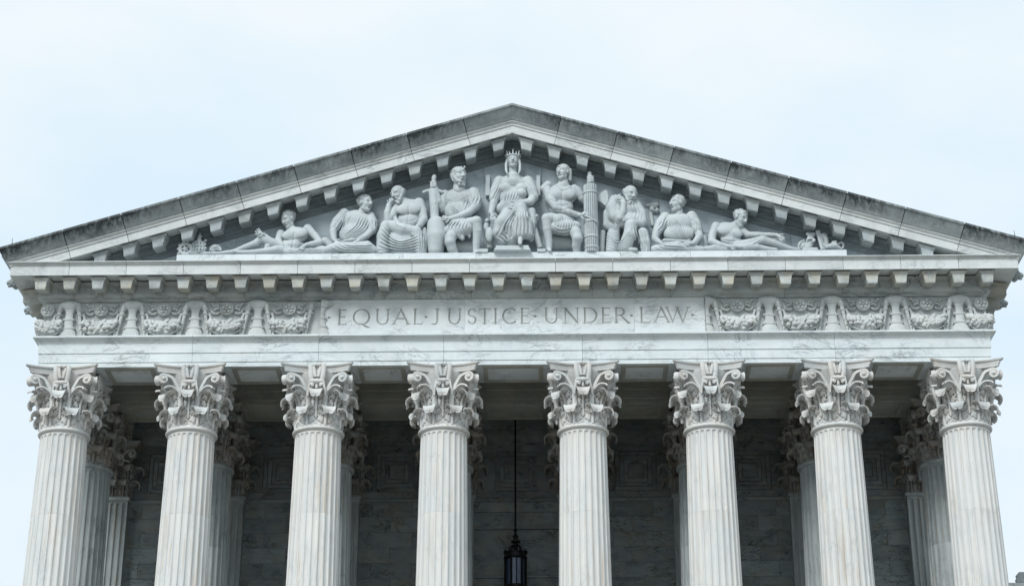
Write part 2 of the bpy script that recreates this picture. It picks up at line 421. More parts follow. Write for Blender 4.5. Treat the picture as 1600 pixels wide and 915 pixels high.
def fleuron_mesh(mat):
    mb = MB(); y = -.86
    mb.box(-.15,.15,-.86,-.6,1.44,1.79)
    for s in (-1, 1):
        mb.tube([(s*.10,y,1.38),(s*.125,y-.03,1.48),(s*.135,y-.03,1.64),(s*.14,y-.03,1.76),(s*.135,y-.04,1.835)], [.04,.058,.055,.055,.03], 10)
        mb.tube([(s*.03,y-.04,1.50),(s*.055,y-.055,1.62),(s*.075,y-.045,1.76)], [.035,.042,.03], 8)
        mb.ball((s*.045,y-.05,1.80), (.045,.05,.045))
        mb.tube([(s*.07,y-.02,1.36),(s*.115,y-.05,1.30),(s*.085,y-.05,1.26),(s*.06,y-.04,1.29)], [.03,.032,.028,.02], 8)
    mb.tube([(-.15,y-.02,1.405),(0,y-.06,1.385),(.15,y-.02,1.405)], [.035,.055,.035], 10)
    mb.tube([(0,y,1.22),(0,y-.02,1.36)], [.03,.03], 8)
    V = [(x*1.32, y_, 1.835-(1.835-z)*1.18) for x, y_, z in mb.V]
    return mesh('fleuron', V, mb.F, mat, 60)
LOW = [(.675,.09),(.685,.22),(.695,.36),(.725,.47),(.785,.54),(.855,.55),(.905,.505),(.915,.445),(.89,.405)]
HIGH = [(.675,.30),(.69,.52),(.71,.72),(.75,.87),(.83,.985),(.925,1.015),(.995,.975),(1.015,.90),(.985,.845)]
def capital_set(mat):
    return dict(bell=bell_mesh(mat), low=leaf_mesh('leaf', LOW, .262, mat, 3, .66), high=leaf_mesh('leaf', HIGH, .25, mat, 4, .68),
                vol=[volute_mesh(mat, 1), volute_mesh(mat, -1)], hel=[helix_mesh(mat, 1), helix_mesh(mat, -1)],
                aba=abacus_mesh(mat), fle=fleuron_mesh(mat))
def put_capital(root, S, loc, faces=(0,1,2,3), leaves=True):
    cap = obj('capital', S['bell'], root, loc)
    for k in range(8):
        obj('leaf', S['low'], cap, rotz=math.pi/4*(k+.5)); obj('leaf', S['high'], cap, rotz=math.pi/4*k)
    for k in faces:
        for q in (0, 1):
            obj('volute', S['vol'][q], cap, rotz=math.pi/2*k); obj('helix', S['hel'][q], cap, rotz=math.pi/2*k)
        obj('fleuron', S['fle'], cap, rotz=math.pi/2*k)
    obj('abacus', S['aba'], cap)
    return cap
JOINTS = [.80, 4.4, 7.9, 10.98, H_NECK-.045]
def column_meshes(mat):
    return [drum_mesh(JOINTS[i], JOINTS[i+1], i == 3, mat) for i in range(4)]
ORD = ['leftmost', 'second from left', 'third from left', '', '', 'third from right', 'second from right', 'rightmost']
for row, (ms, mc, y) in enumerate((('shaft','capital',0.0), ('shaded_inner_shaft','shaded_inner_capital',ROW2))):
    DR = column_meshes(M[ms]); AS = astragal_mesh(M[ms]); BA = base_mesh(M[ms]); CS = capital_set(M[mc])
    for i, x in enumerate(CX):
        side = 'left' if i < 4 else 'right'
        if row == 0: lab = ('bright fluted column of the front row just %s of the hanging lantern' % side) if i in (3, 4) else 'bright fluted column with leafy capital, %s in the front row' % ORD[i]
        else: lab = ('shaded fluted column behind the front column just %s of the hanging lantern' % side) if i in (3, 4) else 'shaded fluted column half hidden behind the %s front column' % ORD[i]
        t = thing('column', lab, 'column', (x, y, Z_FLOOR), 'front row of columns' if row == 0 else 'second row of columns', world=False)
        obj('base', BA, t)
        for d in DR: obj('drum', d, t)
        obj('astragal', AS, t, (0, 0, H_NECK))
        put_capital(t, CS, (0, 0, H_NECK))

# ------------------------------------------------------------------ entablature
def sweep_x(prof, x0, x1, g=.006, m0=False, m1=False):
    """profile (e, z) swept along the front; m0/m1: mitre at the left/right corner"""
    r0 = [((-(XH+e)) if m0 else x0+g, YF-e, z) for e, z in prof]
    r1 = [((XH+e) if m1 else x1-g, YF-e, z) for e, z in prof]
    return MB().rings([r0, r1])
def sweep_side(prof, sgn, y1, y0=None):
    r0 = [(sgn*(XH+e), (YF-e) if y0 is None else y0, z) for e, z in prof]
    r1 = [(sgn*(XH+e), y1, z) for e, z in prof]
    return MB().rings([r0, r1])
def runs(edges, g):
    out = []
    for i in range(len(edges)-1): out.append((edges[i], edges[i+1], i == 0, i == len(edges)-2))
    return out
ARCH = [(-1.40,21.477),(0,21.477),(0,21.602),(.012,21.606),(.022,21.616),(.022,21.872),(.034,21.876),(.046,21.888),(.046,22.185),(.060,22.195),(.075,22.235),(.12,22.275),(.165,22.305),(.20,22.318),(.20,22.37),(-1.40,22.37)]
ent = thing('entablature', 'pale marble entablature carved EQUAL JUSTICE UNDER LAW above the front columns', 'entablature', (0, YF, Z_ARCH))
edges = [-XH-.2] + CX[1:-1] + [XH+.2]
for x0, x1, a, b in runs(edges, .004): sweep_x(ARCH, x0, x1, .004, a, b).build('architrave_block', M['fascia'], ent)
for s in (-1, 1): sweep_side([(e, z) for e, z in ARCH], s, 9.0).build('architrave_block', M['fascia'], ent)
# framed panels on the soffit between the columns
for i in range(7):
    xa, xb = CX[i]+1.12, CX[i+1]-1.12
    mb = MB(); z1, z0 = 21.4765, 21.445
    mb.box(xa, xb, -.62, -.50, z0, z1); mb.box(xa, xb, .46, .58, z0, z1); mb.box(xa, xa+.12, -.499, .459, z0, z1); mb.box(xb-.12, xb, -.499, .459, z0, z1)
    mb.build('soffit_frame', M['ceiling'], ent)
# frieze
FRZ = [(-1.40,22.372),(-.075,22.372),(-.075,23.50),(-1.40,23.50)]
XP = 5.50
for x0, x1, a, b in ((-XH-.2,-CX[6],True,False),(-CX[6],-XP,False,False),(XP,CX[6],False,False),(CX[6],XH+.2,False,True)):
    sweep_x(FRZ, x0, x1, .003, a, b).build('frieze_block', M['relief'], ent)
for s in (-1, 1): sweep_side(FRZ, s, 9.0).build('frieze_block', M['relief'], ent)

# inscription: Roman capitals cut as V grooves into the frieze slabs
TK, TN = .118, .060
def arc(cx, cy, rx, ry, a0, a1, n=14):
    return [(cx+rx*math.cos(R(a0+(a1-a0)*i/n)), cy+ry*math.sin(R(a0+(a1-a0)*i/n))) for i in range(n+1)]
def ser(x, y, w=.10, up=True):          # a serif: short thin bar with bracket
    return [([(x-w, y+(.012 if up else -.012)), (x+w, y+(.012 if up else -.012))], [TN*.8, TN*.8])]
def vst(x, y0=.0, y1=1.0, w=TK, s0=True, s1=True, sw=.11):
    o = [([(x, y0), (x, y1)], [w, w])]
    if s0: o += ser(x, y0, sw, True)
    if s1: o += ser(x, y1, sw, False)
    return o
def bowl(pts, thick=TK, thin=TN):
    """curved stroke: thick where it runs upright, thin where it runs level"""
    ws = []
    for i in range(len(pts)):
        a, b = pts[max(i-1, 0)], pts[min(i+1, len(pts)-1)]; dx, dy = b[0]-a[0], b[1]-a[1]
        k = abs(dy)/(math.hypot(dx, dy)+1e-9); ws.append(thin+(thick-thin)*k**1.5)
    return [(pts, ws)]
def glyph(ch):                          # unit height, natural width
    if ch == 'E': return vst(.10, sw=.10)+[([(.10,.985),(.52,.985)],[TN,TN]),([(.52,.99),(.53,.86)],[TN,.02]),([(.10,.52),(.46,.52)],[TN,TN]),([(.46,.60),(.46,.44)],[.03,.03]),([(.10,.015),(.54,.015)],[TN,TN]),([(.54,.015),(.58,.16)],[TN,.02])], .60
    if ch == 'L': return vst(.12, sw=.11)+[([(.12,.015),(.58,.015)],[TN,TN]),([(.58,.015),(.63,.18)],[TN,.02])], .64
    if ch == 'I': return vst(.12), .24
    if ch == 'T': return vst(.40, s1=False, sw=.12)+[([(.02,.985),(.78,.985)],[TN,TN]),([(.02,.99),(.0,.84)],[TN,.02]),([(.78,.99),(.80,.84)],[TN,.02])], .80
    if ch == 'U': return [([(.14,1),(.14,.36)],[TK,TK])]+ser(.14,1,.12,False)+bowl(arc(.46,.36,.32,.36,180,360))+[([(.78,1),(.78,.36)],[TK*.8,TK*.8])]+ser(.78,1,.12,False), .92
    if ch == 'J': return [([(.46,1),(.46,.20)],[TK,TK])]+ser(.46,1,.13,False)+[(arc(.24,.20,.22,.22,0,-120),[TK*.9-.004*i for i in range(15)])], .62
    if ch == 'A': return [([(.04,.0),(.44,1.0)],[TN,TN*1.1]),([(.42,1.0),(.84,.0)],[TK,TK]),([(.19,.37),(.68,.37)],[TN,TN])]+ser(.05,0,.10)+ser(.84,0,.12), .94
    if ch == 'N': return vst(.12, w=TN*1.1)+[([(.12,.99),(.84,.02)],[TK,TK])]+vst(.84, s0=False, w=TN*1.1), .98
    if ch == 'W': return [([(.05,1),(.36,0)],[TK,TK*.9]),([(.36,0),(.66,1)],[TN,TN]),([(.62,1),(.92,0)],[TK,TK*.9]),([(.92,0),(1.24,1)],[TN,TN])]+ser(.05,1,.11,False)+ser(.65,1,.12,False)+ser(1.24,1,.11,False), 1.3
    if ch == 'D': return vst(.12, sw=.11)+[([(.12,.985),(.36,.985)],[TN,TN]),([(.12,.015),(.36,.015)],[TN,TN])]+bowl(arc(.36,.5,.46,.485,-90,90)), .84
    if ch == 'R': return vst(.12, sw=.11)+[([(.12,.985),(.34,.985)],[TN,TN]),([(.12,.50),(.36,.50)],[TN,TN])]+bowl(arc(.34,.742,.25,.243,-90,90))+[([(.38,.50),(.82,-.01),(.95,.0)],[TK*.8,TK,TN])], .96
    if ch == 'C': return bowl(arc(.52,.5,.47,.5,48,312,24))+[([(.835,.90),(.85,.74)],[.06,.02]),([(.835,.10),(.85,.22)],[.06,.02])], .88
    if ch == 'S': return bowl(arc(.34,.745,.25,.25,35,255,16)+arc(.34,.255,.27,.25,80,-145,16))+[([(.545,.90),(.56,.76)],[.06,.02]),([(.11,.12),(.085,.27)],[.06,.02])], .64
    if ch == 'Q': return bowl(arc(.52,.5,.48,.5,0,360,36))+[([(.55,.03),(.85,-.16),(1.06,-.20)],[TK*.7,TK,TN])], 1.06
    return [([(.0,.47),(.16,.47)],[.17,.005])], .16
INS = [('E',528.4,542),('Q',551.8,578.5),('U',586,610),('A',614,641),('L',646,661),('.',665.5,669),('J',672,687.5),('U',698.5,722),('S',730.5,744),('T',748.5,766.5),('I',771,778),
       ('C',785,806),('E',813.5,828),('.',836,840),('U',850,873.5),('N',880,906),('D',911,932.5),('E',940,955),('R',960,985),('.',986.5,990.5),('L',999.5,1017),('A',1022,1047.5),('W',1041,1077.5),('.',514,518),('.',1082,1087)]
ZL0, ZL1 = at(800,504.8,YF)[2], at(800,481.3,YF)[2]
def seg_d(X, Z, a, b, wa, wb):
    dx, dz = b[0]-a[0], b[1]-a[1]; l2 = dx*dx+dz*dz+1e-12
    t = np.clip(((X-a[0])*dx+(Z-a[1])*dz)/l2, 0, 1)
    return .5*(wa+(wb-wa)*t) - np.hypot(X-a[0]-t*dx, Z-a[1]-t*dz)
jx = [-XP] + [at(p, 490, YF)[0] for p in (725.7, 878, 991)] + [XP]
dxy = .0085
for pi in range(4):
    xa, xb = jx[pi]+.002, jx[pi+1]-.002
    nx = int((xb-xa)/dxy); zs = np.concatenate([np.linspace(22.374, ZL0-.14, 16), np.arange(ZL0-.132, ZL1+.03, dxy), np.linspace(ZL1+.035, 23.498, 24)])
    xs = np.linspace(xa, xb, nx); X, Zg = np.meshgrid(xs, zs, indexing='ij')
    E_ = np.full(X.shape, .022); lid = np.full(X.shape, -1)
    # frame round the inscription
    dist = np.minimum(np.minimum(XP-np.abs(X), 23.50-Zg), 9)
    E_ -= .014*smoothstep((dist-.05)/.012) ; E_ -= .022*smoothstep((dist-.125)/.02)
    for li, (ch, p0, p1) in enumerate(INS):
        xl, xr = at(p0, 492, YF)[0], at(p1, 492, YF)[0]
        if xr < xa-.2 or xl > xb+.2: continue
        G, gw = glyph(ch); H = ZL1-ZL0; sx = (xr-xl)/gw
        i0, i1 = np.searchsorted(xs, xl-.12), np.searchsorted(xs, xr+.12); j0, j1 = np.searchsorted(zs, ZL0-.16), np.searchsorted(zs, ZL1+.1)
        if i1 <= i0: continue
        Xs, Zs = X[i0:i1, j0:j1], Zg[i0:i1, j0:j1]; g = np.full(Xs.shape, -1.0)
        for pts, ws in G:
            q = [(xl+x*sx, ZL0+z*H) for x, z in pts]
            for k in range(len(q)-1): g = np.maximum(g, seg_d(Xs, Zs, q[k], q[k+1], ws[k]*H, ws[k+1]*H))
        cut = np.clip(g, 0, None); E_[i0:i1, j0:j1] -= np.minimum(cut*1.9, .05)
        lid[i0:i1, j0:j1] = np.where(g > .001, li, lid[i0:i1, j0:j1])
    nz = len(zs); V = np.stack([X, YF-E_, Zg], -1).reshape(-1, 3)
    idx = np.arange(nx*nz).reshape(nx, nz)
    Q = np.stack([idx[:-1,:-1], idx[1:,:-1], idx[1:,1:], idx[:-1,1:]], -1).reshape(-1, 4)
    fl = np.max(np.stack([lid[:-1,:-1], lid[1:,:-1], lid[1:,1:], lid[:-1,1:]], -1), -1).reshape(-1)
    def sub(sel):
        q = Q[sel]; u, inv = np.unique(q, return_inverse=True); return V[u], inv.reshape(-1, 4)
    v, f = sub(fl < 0)
    # close the slab at the back
    n0 = len(v); V2 = [tuple(p) for p in v]; F2 = [tuple(p) for p in f]
    mb = MB(); mb.add(V2, F2)
    yb = 0.66
    mb.add([(xa,YF+.05,22.374),(xb,YF+.05,22.374),(xb,YF+.05,23.498),(xa,YF+.05,23.498),(xa,yb,22.374),(xb,yb,22.374),(xb,yb,23.498),(xa,yb,23.498)], [(4,5,6,7),(0,1,5,4),(2,3,7,6),(1,2,6,5),(0,3,7,4)])
    pan = obj('inscription_slab', mesh('inscription_slab', mb.V, mb.F, M['frieze'], 30, recalc=False), ent)
    for li in sorted(set(fl[fl >= 0].tolist())):
        v, f = sub(fl == li)
        obj('letter' if INS[li][0] != '.' else 'word_dot', mesh('letter', v, f, M['letter'], 30, recalc=False), pan)

# garland bays
def candelabrum(half=0):
    """flattened stone stand in relief, x relative to its axis"""
    pf = [(.25,22.385),(.29,22.39),(.29,22.425),(.235,22.435),(.225,22.50),(.205,22.56),(.17,22.60),(.165,22.635),(.205,22.645),(.205,22.685),(.15,22.695),(.135,22.76),(.125,22.86),(.13,22.90),(.175,22.91),(.175,22.955),(.12,22.965),(.105,23.04),(.11,23.14),(.13,23.21),(.17,23.26),(.24,23.285),(.24,23.31),(.285,23.33),(.30,23.37),(.30,23.41),(.27,23.45),(.17,23.49)]
    rg = []
    for r, z in pf:
        ring = []
        for k in range(13):
            a = math.pi*k/12; r_ = r; r = r*(1+(.05 if k % 2 else -.05)*(z > 23.2 or z < 22.62)); x = -r*math.cos(a)
            if half: x = x*half if x*half > 0 else 0.0
            ring.append((x, -.03-.34*r*math.sin(a), z)); r = r_
        ring.append((r if not half else (r if half > 0 else 0), .085, z)); ring.append((-r if not half else (0 if half > 0 else -r), .085, z)); rg.append(ring)
    mb = MB(); mb.rings(rg)
    return mesh('candelabrum', mb.V, mb.F, M['relief'], 40)
def torch(sg):
    mb = MB(); P = lambda t, o=0.0, d=0.0: (sg*(.25+.155*t+o), -(.02+.045*(1-t)+d), 23.37-.97*t)
    mb.tube([P(0), P(.08), P(.25), P(.45), P(.7), P(.92), P(1)], [.045,.066,.060,.052,.044,.036,.02], 10)
    for t in (.10,.16,.30): mb.tube([P(t,-.085,-.03), P(t+.01,-.04,.06), P(t+.02,.04,.06), P(t+.03,.085,-.03)], .02, 6)
    for k in range(7): mb.ball(P(.36+.085*k, .02*(-1)**k, .045), (.022,.018,.03), 6, 5)
    mb.rings([[(sg*(x+w), y, z) for w, y in ((-.035,-.03),(.035,-.03),(.035,.08),(-.035,.08))] for x, z in ((.40,23.12),(.45,22.95),(.465,22.7),(.46,22.39))])
    return mesh('torch', mb.V, mb.F, M['relief'], 60)
def garland(hw, seed, corner=0):
    r = random.Random(seed); mb = MB(); n = 96
    for i in range(n):
        t = r.uniform(-1, 1); x = hw*t
        top = 22.92 - .10*abs(t)*0 ; sag = 22.44 + .20*abs(t)**2.2; th = (.40 - .16*abs(t)**3)
        k = r.random()**.75; z = sag + th*k
        prot = .05 + .15*math.sin(math.pi*min(1, max(0.05, k*.8+.15)))
        s = r.uniform(.04, .075)
        if z > 23.0: continue
        mb.ball((x, -prot+.01, z), (s*r.uniform(.9,1.25), s*.9, s*r.uniform(.85,1.1)), 8, 6)
    P = lambda t, k: (hw*t, -(.05+.15*math.sin(math.pi*min(1, max(.05, k*.8+.15)))) , 22.44+.20*abs(t)**2.2+(.40-.16*abs(t)**3)*k)
    # body under the fruit, leaves along the lower edge, crossing ribbon
    mb.tube([(hw*t, -.03, 22.60+.22*abs(t)**2.2) for t in [(-1+2*i/12) for i in range(13)]], [.07+.11*(1-abs(-1+2*i/12)**2) for i in range(13)], 8)
    for i in range(17):
        t = -1+2*i/16; p = P(t, 0)
        mb.ball((p[0], -.07, p[2]-.015), (.06,.06,.030), 6, 5)
    ribbon(mb, [(-.13,-.15,22.46),(-.05,-.215,22.58),(.04,-.225,22.70),(.12,-.19,22.82),(.17,-.12,22.90)], (.78,0,-.62), [.04,.048,.048,.045,.03], [.016]*5)
    return mesh('garland', mb.V, mb.F, M['relief'], 60)
def rosette():
    mb = MB(); c = (0, 0, 23.24)
    def disc(r0, d0, r1, d1, n=24):
        pass
    rg = []
    for rr, d in ((.20,-.08),(.20,.045),(.185,.06),(.165,.05),(.16,.03),(.02,.03)):
        rg.append([(rr*math.cos(2*math.pi*k/24), -d, 23.24+rr*math.sin(2*math.pi*k/24)) for k in range(24)])
    mb.rings(rg)
    for k in range(5):
        a = math.pi/2+2*math.pi*k/5
        mb.ball((.098*math.cos(a), -.045, 23.24+.098*math.sin(a)), (.055,.045,.055), 8, 6)
    mb.ball((0,-.06,23.24), .038, 8, 6)
    return mesh('rosette', mb.V, mb.F, M['relief'], 50)
def ribbon_mesh(sg):
    mb = MB()
    P = lambda x, z, d=-.03: (sg*x, -d, z)
    for pts in ([(.21,23.29),(.27,23.36),(.34,23.37),(.40,23.31)], [(.21,23.25),(.29,23.28),(.35,23.25),(.36,23.19)], [(.20,23.17),(.27,23.12),(.36,23.11),(.43,23.16),(.47,23.25)], [(.38,23.36),(.44,23.42),(.49,23.42)]):
        q = [tuple(p) for p in catmull(pts, 9)]; mb.tube([P(x, z) for x, z in q], [.012+.034*math.sin(math.pi*k/8)**.7 for k in range(9)], 6)
    return mesh('ribbon', mb.V, mb.F, M['relief'], 60)
CND = candelabrum(); TOR = [torch(-1), torch(1)]; ROS = rosette(); RIB = [ribbon_mesh(-1), ribbon_mesh(1)]
CNH = {-1: candelabrum(-1), 1: candelabrum(1)}
GAR = [garland(.49, 100+q) for q in range(4)]
gx = [5.53, 7.33, 9.13, 10.945, 12.76]
for s in (-1, 1):
    for i, x in enumerate(gx):
        if i == 0: obj('candelabrum', CNH[s], ent, (s*(x-.02), YF, 0))
        else: obj('candelabrum', CND, ent, (s*x, YF, 0))
        for q, sg in ((0,-1),(1,1)):
            if i == 0 and sg != s: continue
            obj('torch', TOR[q], ent, (s*x, YF, 0))
    for i in range(4):
        xm = s*(gx[i]+gx[i+1])/2
        obj('garland', GAR[(i+(s > 0)*2) % 4], ent, (xm, YF, 0)); obj('rosette', ROS, ent, (xm, YF, 0))
        for q in (0, 1): obj('ribbon', RIB[q], ent, (xm, YF, 0))
    # corner bay wraps round
    for q in range(2):
        o = obj('garland', garland(.36, 300+q+s), ent, (s*(XH-.20), YF, 0) if q == 0 else (s*XH, YF+.35, 0), rotz=0 if q == 0 else s*math.pi/2)
        obj('rosette', ROS, ent, (s*(XH-.10), YF, 0) if q == 0 else (s*XH, YF+.9, 0), rotz=0 if q == 0 else s*math.pi/2)
    for yy in (0.0, 1.8, 3.6, 5.4):
        obj('candelabrum', CND, ent, (s*XH, yy, 0), rotz=s*math.pi/2)
        for q in (0, 1): obj('torch', TOR[q], ent, (s*XH, yy, 0), rotz=s*math.pi/2)
        obj('garland', GAR[int(yy) % 4], ent, (s*XH, yy+.9, 0), rotz=s*math.pi/2); obj('rosette', ROS, ent, (s*XH, yy+.9, 0), rotz=s*math.pi/2)

# ------------------------------------------------------------------ horizontal cornice
cor = thing('cornice', 'level marble cornice with a row of square brackets below the statues', 'cornice', (0, YF, Z_BED))
BED = [(-1.40,23.502),(.0,23.502),(.0,23.512),(.02,23.516),(.03,23.535),(.07,23.55),(.10,23.556),(.115,23.558),(.115,23.572),(.15,23.574),(.18,23.577),(.18,23.70),(.15,23.706),(.15,23.93),(.165,23.935),(.175,23.955),(.20,23.975),(.26,23.985),(.285,23.99),(.285,24.002),(-1.40,24.002)]
COR = [(-1.40,24.046),(.28,24.046),(.30,24.040),(.86,23.966),(.86,24.262),(.868,24.268),(.885,24.272),(.89,24.292),(.905,24.305),(.945,24.322),(.96,24.335),(.96,24.356),(-.3,24.40),(-1.40,24.40)]
ce = [-XH-1] + [(-15.5+2*k)*SP for k in range(8)] + [(1.5+2*k)*SP for k in range(8)] + [XH+1]
for x0, x1, a, b in runs(ce, .005):
    sweep_x(COR, x0, x1, .006, a, b).build('cornice_block', M['cornice'], cor)
    sweep_x(BED, x0+.04, x1+.04, .004, a, b).build('bed_moulding', M['moulding'], cor)
for s in (-1, 1):
    ys = [None, 1.7, 4.2, 6.7, 9.2, 12, 20]
    for k in range(6):
        sweep_side(COR, s, ys[k+1]-.006, ys[k]).build('cornice_block', M['cornice'], cor)
    sweep_side(BED, s, 20.0).build('bed_moulding', M['moulding'], cor)
def modillion_mesh(shear=0.0, mat='modillion'):
    """bracket hanging below the soffit; local x across, y = -e, z below the soffit at e=.76"""
    mb = MB()
    sof = lambda e: (.76-e)*.132
    def ring(w, e0, e1, z, follow=0.0):
        return [(-w, -e0, z+follow*sof(e0)), (w, -e0, z+follow*sof(e0)), (w, -e1, z+follow*sof(e1)), (-w, -e1, z+follow*sof(e1))]
    # neck in shadow, moulded cap, body
    mb.rings([ring(.165,.09,.68,.012,1), ring(.165,.09,.68,-.045,1)])
    mb.rings([ring(.232,.08,.778,-.040,1), ring(.232,.08,.778,-.070,1), ring(.216,.08,.762,-.080,.9), ring(.200,.08,.746,-.105,.8), ring(.188,.08,.734,-.132,.6)])
    # tapering body, its underside rising to the wall
    bd = lambda w, e, zf, zb: [(-w,-.08,zb),(w,-.08,zb),(w,-e,zf),(-w,-e,zf)]
    mb.rings([bd(.176,.728,-.12,-.10), bd(.170,.724,-.17,-.13), bd(.150,.722,-.30,-.22), bd(.142,.724,-.368,-.268), bd(.136,.715,-.384,-.278)])
    V = [(x, y, z+shear*x) for x, y, z in mb.V]
    return mesh('modillion', V, mb.F, M[mat], 35)
MODH = modillion_mesh()
ZS = 23.979
for i in range(34): obj('modillion', MODH, cor, ((i-16.5)*SP, YF, ZS))
for s in (-1, 1):
    for k in range(9): obj('modillion', MODH, cor, (s*XH, YF+.36+SP*k, ZS), rotz=s*math.pi/2)
# gutter along the flanks with lion head spouts
SIMA_S = [(.2,24.40),(.95,24.362),(.97,24.37),(1.0,24.40),(1.07,24.50),(1.13,24.58),(1.17,24.62),(1.2,24.625),(1.2,24.685),(.2,24.72)]
for s in (-1, 1): sweep_side(SIMA_S, s, 20.0, YF-.75).build('gutter', M['sima'], cor)

# ------------------------------------------------------------------ pediment
ped = thing('pediment', 'low triangular marble pediment with weathered sloping cornice framing the statues', 'pediment', (0, YF, Z_TOP))
cA, sA, tA = math.cos(A), math.sin(A), math.tan(A)
def rk(s, h, e, sg):  return (sg*(s*cA + h*sA), YF-e, Z_APEX - s*sA + h*cA)
def rake(prof, sg, s0=None, s1=None, xend=None):
    """profile (e,h) along the rake; s0 None: mitre at the apex; xend: plumb cut over the eave, XH+e"""
    a = [rk(-h*tA if s0 is None else s0, h, e, sg) for e, h in prof]
    b = [rk((XH+max(e, .2)-h*sA)/cA if xend else s1, h, e, sg) for e, h in prof]
    return [a, b]
RC = [(-.6,.06),(.28,.075),(.30,.07),(.853,0),(.853,.234),(.866,.24),(.885,.245),(.89,.285),(.905,.30),(.935,.33),(.95,.345),(.95,.37),(-.6,.38)]
RS = [(-.6,.384),(.955,.374),(.975,.38),(1.0,.42),(1.05,.50),(1.10,.585),(1.135,.645),(1.165,.69),(1.19,.705),(1.2,.71),(1.2,.775),(1.17,.79),(-.6,.80)]
RB = [(-.3,.04),(.305,.04),(.305,.03),(.295,.02),(.26,-.005),(.235,-.025),(.222,-.035),(.222,-.21),(.20,-.22),(.14,-.225),(.14,-.315),(.12,-.325),(.08,-.33),(.06,-.36),(.02,-.40),(.0,-.42),(-.3,-.42)]
g = .009
sj = [(1.5+2*k)*SP/cA for k in range(8)]
def crust(o, vals, nring):
    if o.data.materials[0] != M['sima']: return
    at_ = o.data.attributes.new('crust', 'FLOAT', 'POINT'); at_.data.foreach_set('value', list(vals)*nring)
CR = [min(1, max(0, (h-.37)/.36))**.5 for e, h in RS]
for prof, mat, nm, gg in ((RC,'cornice','corona_block',.007), (RS,'sima','gutter_block',.011)):
    L_ = rake(prof, -1, None, sj[0]-gg); Rr = rake(prof, 1, None, sj[0]-gg)
    mb = MB(); mb.rings([L_[1], L_[0], Rr[1]]); crust(mb.build(nm, M[mat], ped), CR, 3)
    for sg in (-1, 1):
        for k in range(8):
            e_ = dict(s1=sj[k+1]-gg) if k < 7 else dict(xend=True)
            crust(MB().rings(rake(prof, sg, sj[k]+gg, **e_)).build(nm, M[mat], ped), CR, 2)
CORE = [(-.55,.10),(.26,.11),(.80,.04),(.80,.25),(.88,.36),(.92,.42),(1.0,.52),(1.06,.60),(1.13,.72),(1.13,.755),(-.55,.77)]
for sg in (-1, 1): MB().rings(rake(CORE, sg, None, 13.0/cA)).build('dark_joint_core', M['iron'], ped)  # unseen dark core added to block the sky behind the open joints
for sg in (-1, 1):
    js = [None]+[(2.2+2.9*k)/cA for k in range(4)]+[13.3/cA]
    for k in range(5): MB().rings(rake(RB, sg, js[k], js[k+1]-.003)).build('bed_moulding', M['shaded_upper_moulding'], ped)
MODL, MODR = modillion_mesh(SL, 'shaded_upper_modillion'), modillion_mesh(-SL, 'shaded_upper_modillion')
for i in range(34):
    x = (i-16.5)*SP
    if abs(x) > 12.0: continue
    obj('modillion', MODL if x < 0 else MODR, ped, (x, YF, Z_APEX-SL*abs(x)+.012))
# tympanum slabs, cut to the triangle
def clip(poly, a, b, c):
    """keep a*x+b*z<=c"""
    out = []
    for i in range(len(poly)):
        p, q = poly[i], poly[(i+1) % len(poly)]; dp, dq = a*p[0]+b*p[1]-c, a*q[0]+b*q[1]-c
        if dp <= 0: out.append(p)
        if dp*dq < 0: t = dp/(dp-dq); out.append((p[0]+t*(q[0]-p[0]), p[1]+t*(q[1]-p[1])))
    return out
ZT = 28.10
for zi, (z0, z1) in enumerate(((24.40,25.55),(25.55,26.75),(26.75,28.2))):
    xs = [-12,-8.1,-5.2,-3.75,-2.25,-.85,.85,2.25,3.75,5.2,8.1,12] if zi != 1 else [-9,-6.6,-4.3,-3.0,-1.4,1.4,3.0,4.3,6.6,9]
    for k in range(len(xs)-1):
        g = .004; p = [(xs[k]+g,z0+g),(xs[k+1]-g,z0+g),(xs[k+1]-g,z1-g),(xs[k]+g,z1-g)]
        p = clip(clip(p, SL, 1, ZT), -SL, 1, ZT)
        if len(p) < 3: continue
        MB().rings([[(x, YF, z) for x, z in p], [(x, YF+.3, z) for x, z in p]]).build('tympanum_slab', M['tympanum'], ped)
bk = [(-13.2,24.41),(13.2,24.41),(0,24.41+13.2*SL)]
MB().rings([[(x, YF+.305, z) for x, z in bk], [(x, YF+.6, z) for x, z in bk]]).build('backing', M['ceiling'], ped)
# plinth under the statues
ZP = 24.693
pe = [-9.676, -7.4, -5.2, -3.15, -1.05, 1.05, 3.1, 5.1, 7.3, 9.577]
for k in range(9):
    MB().box(pe[k]+.004, pe[k+1]-.004, YF-.62, YF-.004, 24.40, ZP).build('plinth_block', M['fascia'], ped)
# roof behind the pediment
mb = MB(); rp_ = [(-14.1,24.42),(14.1,24.42),(14.1,24.62),(0,24.62+14.1*SL),(-14.1,24.62)]
mb.rings([[(x, YF+.62, z) for x, z in rp_], [(x, 34.0, z) for x, z in rp_]])
tag(mb.build('roof', M['roof']), 'low gabled metal roof hidden behind the pediment', 'roof', kind='thing')
for s, px, lb in ((-1, 20, 'left'), (1, 1586, 'right')):
    b = at(px, 376 if s < 0 else 366, YF-.9)
    x = b[0]; z0 = Z_APEX+.80/cA-SL*abs(x)
    mb = MB(); mb.tube([(x,YF-.9,z0-.08),(x-.01,YF-.9,z0+.15),(x-.02,YF-.9,z0+.33)], [.012,.010,.004], 6); mb.box(x-.04,x+.04,YF-.94,YF-.86,z0-.03,z0+.02)
    tag(mb.build('lightning_rod', M['iron']), 'thin dark lightning rod on the %s end of the sloping cornice' % lb, 'lightning rod', 'lightning rods')

